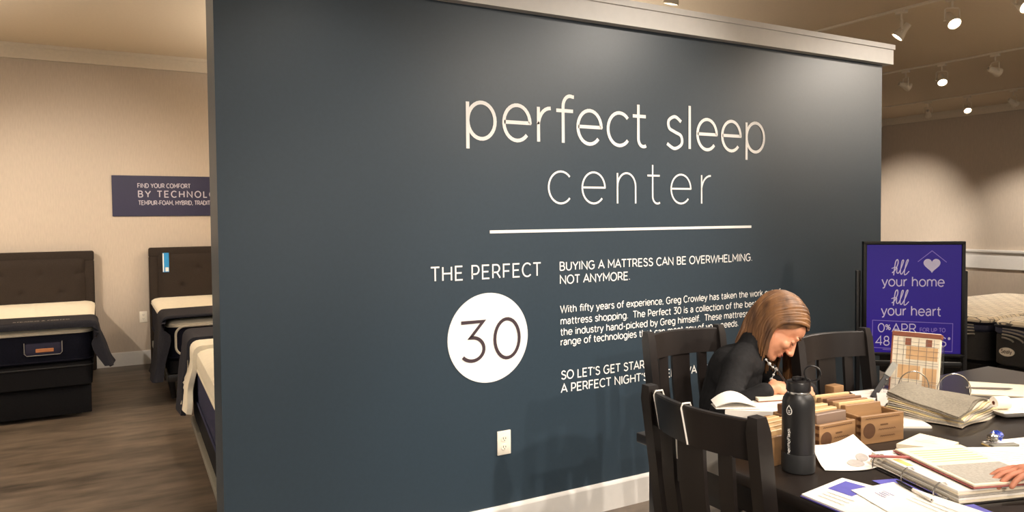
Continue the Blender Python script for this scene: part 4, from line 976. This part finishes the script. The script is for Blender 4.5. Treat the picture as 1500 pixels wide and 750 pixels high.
KN = [(hip + lf * .085 * s_ + Vector((.14, -.385, -.03))) for s_ in (-1, 1)]; AN = [Vector((k.x + .02, k.y + .03 + .02, .085)) for k in KN]
for s_, k, a in zip((-1, 1), KN, AN):
    body.cap(L_(hip + lf * .08 * s_), L_(k), .072, .050); body.cap(L_(k), L_(a), .048, .032); body.cap(L_(a), L_(a + Vector((.03, -.13, -.05))), .03, .026)
hb = MB()
hb.ell(L_(hp_(-.012, 0, .022)), (.096, .074, .093), axes=(hf, hl, hu)); hb.ell(L_(hp_(.030, 0, -.045)), (.064, .060, .078), axes=(hf, hl, hu))
hb.ell(L_(hp_(.052, 0, .035)), (.040, .058, .045), axes=(hf, hl, hu))
hb.ell(L_(hp_(.074, 0, -.106)), (.022, .024, .018), axes=(hf, hl, hu))
for s_ in (-1, 1):
    hb.cap(L_(hp_(.01, .056 * s_, -.062)), L_(hp_(.064, .016 * s_, -.104)), .020, .018); hb.ell(L_(hp_(.066, .036 * s_, -.036)), (.024, .024, .022), axes=(hf, hl, hu))
    hb.ell(L_(hp_(.083, .028 * s_, .014)), (.011, .022, .008), axes=(hf, hl, hu)); hb.ell(L_(hp_(-.010, .072 * s_, -.014)), (.013, .006, .026), axes=(hf, hl, hu))
    hb.ell(L_(hp_(.080, .030 * s_, -.006)), (.013, .015, .011), axes=(hf, hl, hu)); hb.ell(L_(hp_(.106, .010 * s_, -.046)), (.010, .008, .007), axes=(hf, hl, hu))
hb.cap(L_(hp_(.088, 0, .004)), L_(hp_(.114, 0, -.040)), .0075, .0115)
hb.ell(L_(hp_(.090, 0, -.070)), (.011, .022, .0065), axes=(hf, hl, hu)); hb.ell(L_(hp_(.088, 0, -.081)), (.011, .019, .0065), axes=(hf, hl, hu))
hb.cap(L_(hp_(-.035, 0, -.05)), L_(neckb), .050, .056)
hand(hb, L_(RWr + Vector((.055, -.006, .0))), (.96, -.16, -.18), (-.05, -.55, .83), (.15, .82, .55), (.75, .8, .5), .95)
hand(hb, L_(LWr + Vector((-.045, -.020, -.006))), (-.80, -.58, -.06), (-.1, .05, 1), (-.6, .75, 0), (.25, .35, .3), .95)
hb.cap(L_(RE.lerp(RWr, .8)), L_(RWr + Vector((.03, -.003, 0))), .026, .022); hb.cap(L_(LE.lerp(LWr, .8)), L_(LWr + Vector((-.02, -.01, 0))), .026, .022)
body.v += []
o0 = len(body.v); body.v += hb.v; body.f += [tuple(i + o0 for i in f) for f in hb.f]
bo_ = body.build('body', M_SKIN, pr); bake_remesh(bo_, .0042, 3, .5)
jk = MB(); torso(jk, .008); arms(jk, .008, .90); jk.cap(L_(neckb - Vector((0, 0, .02))), L_(neckb + Vector((0.010, -.016, .030))), .066, .062)
for k in range(5): jk.ell(L_(RS.lerp(RE, .15 + .2 * k)) + Vector((random.uniform(-.01, .01), -.01, 0)), (.05, .05, .016), axes=(lf, bfw, (RE - RS).normalized()))
jo = jk.build('jacket', M_JACKET, pr); bake_remesh(jo, .009, 3, .5); jo['label'] = 'black knitted jacket'
tr = MB(); tr.ell(L_(hip - Vector((0, 0, .01))), (.125, .168, .095), axes=(bfw, lf, UV))
for s_, k, a in zip((-1, 1), KN, AN): tr.cap(L_(hip + lf * .08 * s_), L_(k), .082, .060); tr.cap(L_(k), L_(a + Vector((0, 0, .02))), .060, .050)
to_ = tr.build('trousers', M_TROUS, pr); bake_remesh(to_, .010, 3, .5)
for a in AN: MB().ell(L_(a + Vector((.012, -.065, -.05))), (.040, .118, .036)).ell(L_(a + Vector((0, 0, -.035))), (.038, .045, .05)).build('shoe', M_SHOE, pr)
# face details
for s_ in (-1, 1):
    MB().tube([L_(hp_(.0945 - .012 * (t - .3) ** 2 * 4, s_ * (.013 + .030 * t), .021 + .005 * math.sin(PI * t))) for t in [k / 6 for k in range(7)]], [.0012, .0026, .003, .003, .0026, .002, .001], 6).build('eyebrow', M_BROW, pr)
    MB().tube([L_(hp_(.0925 - .010 * (t - .4) ** 2 * 4, s_ * (.018 + .027 * t), -.010 - .004 * math.sin(PI * t))) for t in [k / 6 for k in range(7)]], [.0008, .0014, .0018, .0018, .0018, .0014, .001], 6).build('eyelashes', M_BROW, pr)
MB().ell(L_(hp_(.0935, 0, -.0705)), (.0085, .019, .0045), axes=(hf, hl, hu)).ell(L_(hp_(.0915, 0, -.0805)), (.0085, .016, .005), axes=(hf, hl, hu)).build('lips', M_LIP, pr)
# hair: a cap on the skull and long tapering locks from the parting
random.seed(11); hr = MB()
SKC = (-.014, 0, .026); SKR = (.103, .083, .100)
def scalp(a, az, k=1.0):
    """a: polar angle from the crown, az: 0 = face, 90 = her left, 180 = back"""
    return hp_(SKC[0] + SKR[0] * k * math.sin(a) * math.cos(az), SKC[1] + SKR[1] * k * math.sin(a) * math.sin(az), SKC[2] + SKR[2] * k * math.cos(a))
n0 = len(hr.v); vs = []; nu, nv = 40, 14
for j in range(nv + 1):
    for i in range(nu):
        az = 2 * PI * i / nu - PI; lim = R(58) + R(60) * min(1, max(0, (abs(az) - .55) / .8)); vs.append(L_(scalp(lim * j / nv + 1e-3, az, 1.0)))
hr.add(vs, [(j * nu + i, (j + 1) * nu + i, (j + 1) * nu + (i + 1) % nu, j * nu + (i + 1) % nu) for j in range(nv) for i in range(nu)])
def lock(root_a, az, length, r0, k, grav, spread):
    pts = []; rad = []; n = 9; end = R(96) if abs(az) > 1.2 else R(84)
    side = 1 if az > 0 else -1
    p0 = (abs(root_a), 0 if root_a < 0 else PI)                       # root on the midline
    d0 = Vector((math.sin(p0[0]) * math.cos(p0[1]), .12 * side, math.cos(p0[0]))).normalized()
    d1 = Vector((math.sin(end) * math.cos(az), math.sin(end) * math.sin(az), math.cos(end)))
    for q in range(n):
        t = q / (n - 1); d = (d0 * (1 - t) + d1 * t); d += Vector((0, .25 * side * math.sin(PI * t) * (1 if abs(az) < 2.4 else .2), .12 * math.sin(PI * t))); d.normalize()
        kk = k + .06 * math.sin(PI * t) + .07 * t
        pts.append(hp_(SKC[0] + SKR[0] * kk * d.x, SKC[1] + SKR[1] * kk * d.y, SKC[2] + SKR[2] * kk * d.z)); rad.append(r0 * (.5 + .5 * min(1, t * 3)))
    v = (pts[-1] - pts[-2]).normalized(); m = 10; st_ = length / m; wv = random.uniform(0, 6)
    for q in range(m):
        v = (v * (1 - grav) - UV * grav + spread * .12).normalized(); v += Vector((math.sin(wv + q * .8), math.cos(wv * 1.7 + q * .7), 0)) * .045
        pts.append(pts[-1] + v * st_); rad.append(r0 * (1.05 - .75 * (q / m) ** 2.2))
    hr.tube([L_(p) for p in pts], rad, 6, flat=.55)
for i in range(340):
    side = -1 if i % 2 else 1
    a0 = R(80) if side < 0 else R(58)
    A = a0 + (PI - a0) * random.random() ** .9; az = side * A; back = max(0, (A - R(118)) / R(62))
    root = -R(56) + R(98) * min(1, (A - a0) / (R(168) - a0)) + R(random.uniform(-8, 8))
    ln_ = (.175 if side < 0 else .190) * random.uniform(.8, 1.1) * (1 + .05 * back)
    lock(root if abs(root) > .02 else .02, az, ln_, random.uniform(.005, .0085), random.uniform(1.0, 1.08), .24 - .06 * back, (-hf * .30 * back - RV * .22 * back))
for i in range(46):                                                   # her left side falls straight down past the cheek
    lock(-R(random.uniform(44, 62)), R(random.uniform(34, 66)), random.uniform(.15, .21), random.uniform(.005, .008), random.uniform(1.02, 1.10), .42, (hl * .15))
hr.build('hair', M_HAIR, pr, 80)['label'] = 'long straight brown hair with lighter streaks'
nk = MB(); NB = [(2.3449, 2.1082, 0.9097), (2.3449, 2.0905, 0.896), (2.3487, 2.0765, 0.8842), (2.3525, 2.0626, 0.8779), (2.3424, 2.0674, 0.8561), (2.3348, 2.0709, 0.837)]
for q, k in enumerate(NB): nk.ell(L_(k), (.0075,) * 3 if q in (1, 3, 5) else (.005,) * 3, nu=10, nv=7)
nk.tube([L_(k) for k in NB], .0014, 5)
nk.build('necklace', M_SILVER, pr)
pe = thing('writing_pen', 'thin dark pen held in the right hand of the woman', 'pen', tuple(RWr + Vector((.105, -.015, -.012))))
MB().tube([(.012, -.012, -.028), (.008, -.008, -.02), (-.045, .03, .075)], [.0008, .0035, .0038], 8).build('barrel', M_BEZEL, pe); MB().tube([(-.045, .03, .075), (-.048, .032, .082)], .0042, 8).build('cap', M_METAL, pe)

p2 = thing('person', 'person out of frame at right, only a hand resting on the open folder', 'person', (2.25, .90, .76))
q0 = Vector((2.25, .90, .76)); Z = lambda p: Vector(p) - q0; HD = Vector((2.105, 1.000, .832)); AD = Vector((.90, -.44, .0))
pb = MB(); hand(pb, Z(HD), (-.87, .48, -.06), (.05, .12, 1), (.45, .86, -.1), (.14, .34, .30), 1.0)
w1, w2, w3, w4 = HD + AD * .035, HD + AD * .10 + Vector((0, 0, .010)), HD + AD * .33 + Vector((0, 0, .05)), HD + AD * .42 + Vector((0, 0, .066))
pb.cap(Z(w1), Z(w2), .026, .027); pb.cap(Z(w2), Z(w3), .027, .043); pb.cap(Z(w3), Z(w4), .043, .045)
ob = pb.build('body', M_SKIN2, p2); bake_remesh(ob, .0035, 2, .5)
sl = MB(); sl.cap(Z(HD + AD * .26 + Vector((0, 0, .038))), Z(HD + AD * .44 + Vector((0, 0, .069))), .047, .054); so = sl.build('sleeve', M_TROUS, p2); bake_remesh(so, .008, 2, .5)
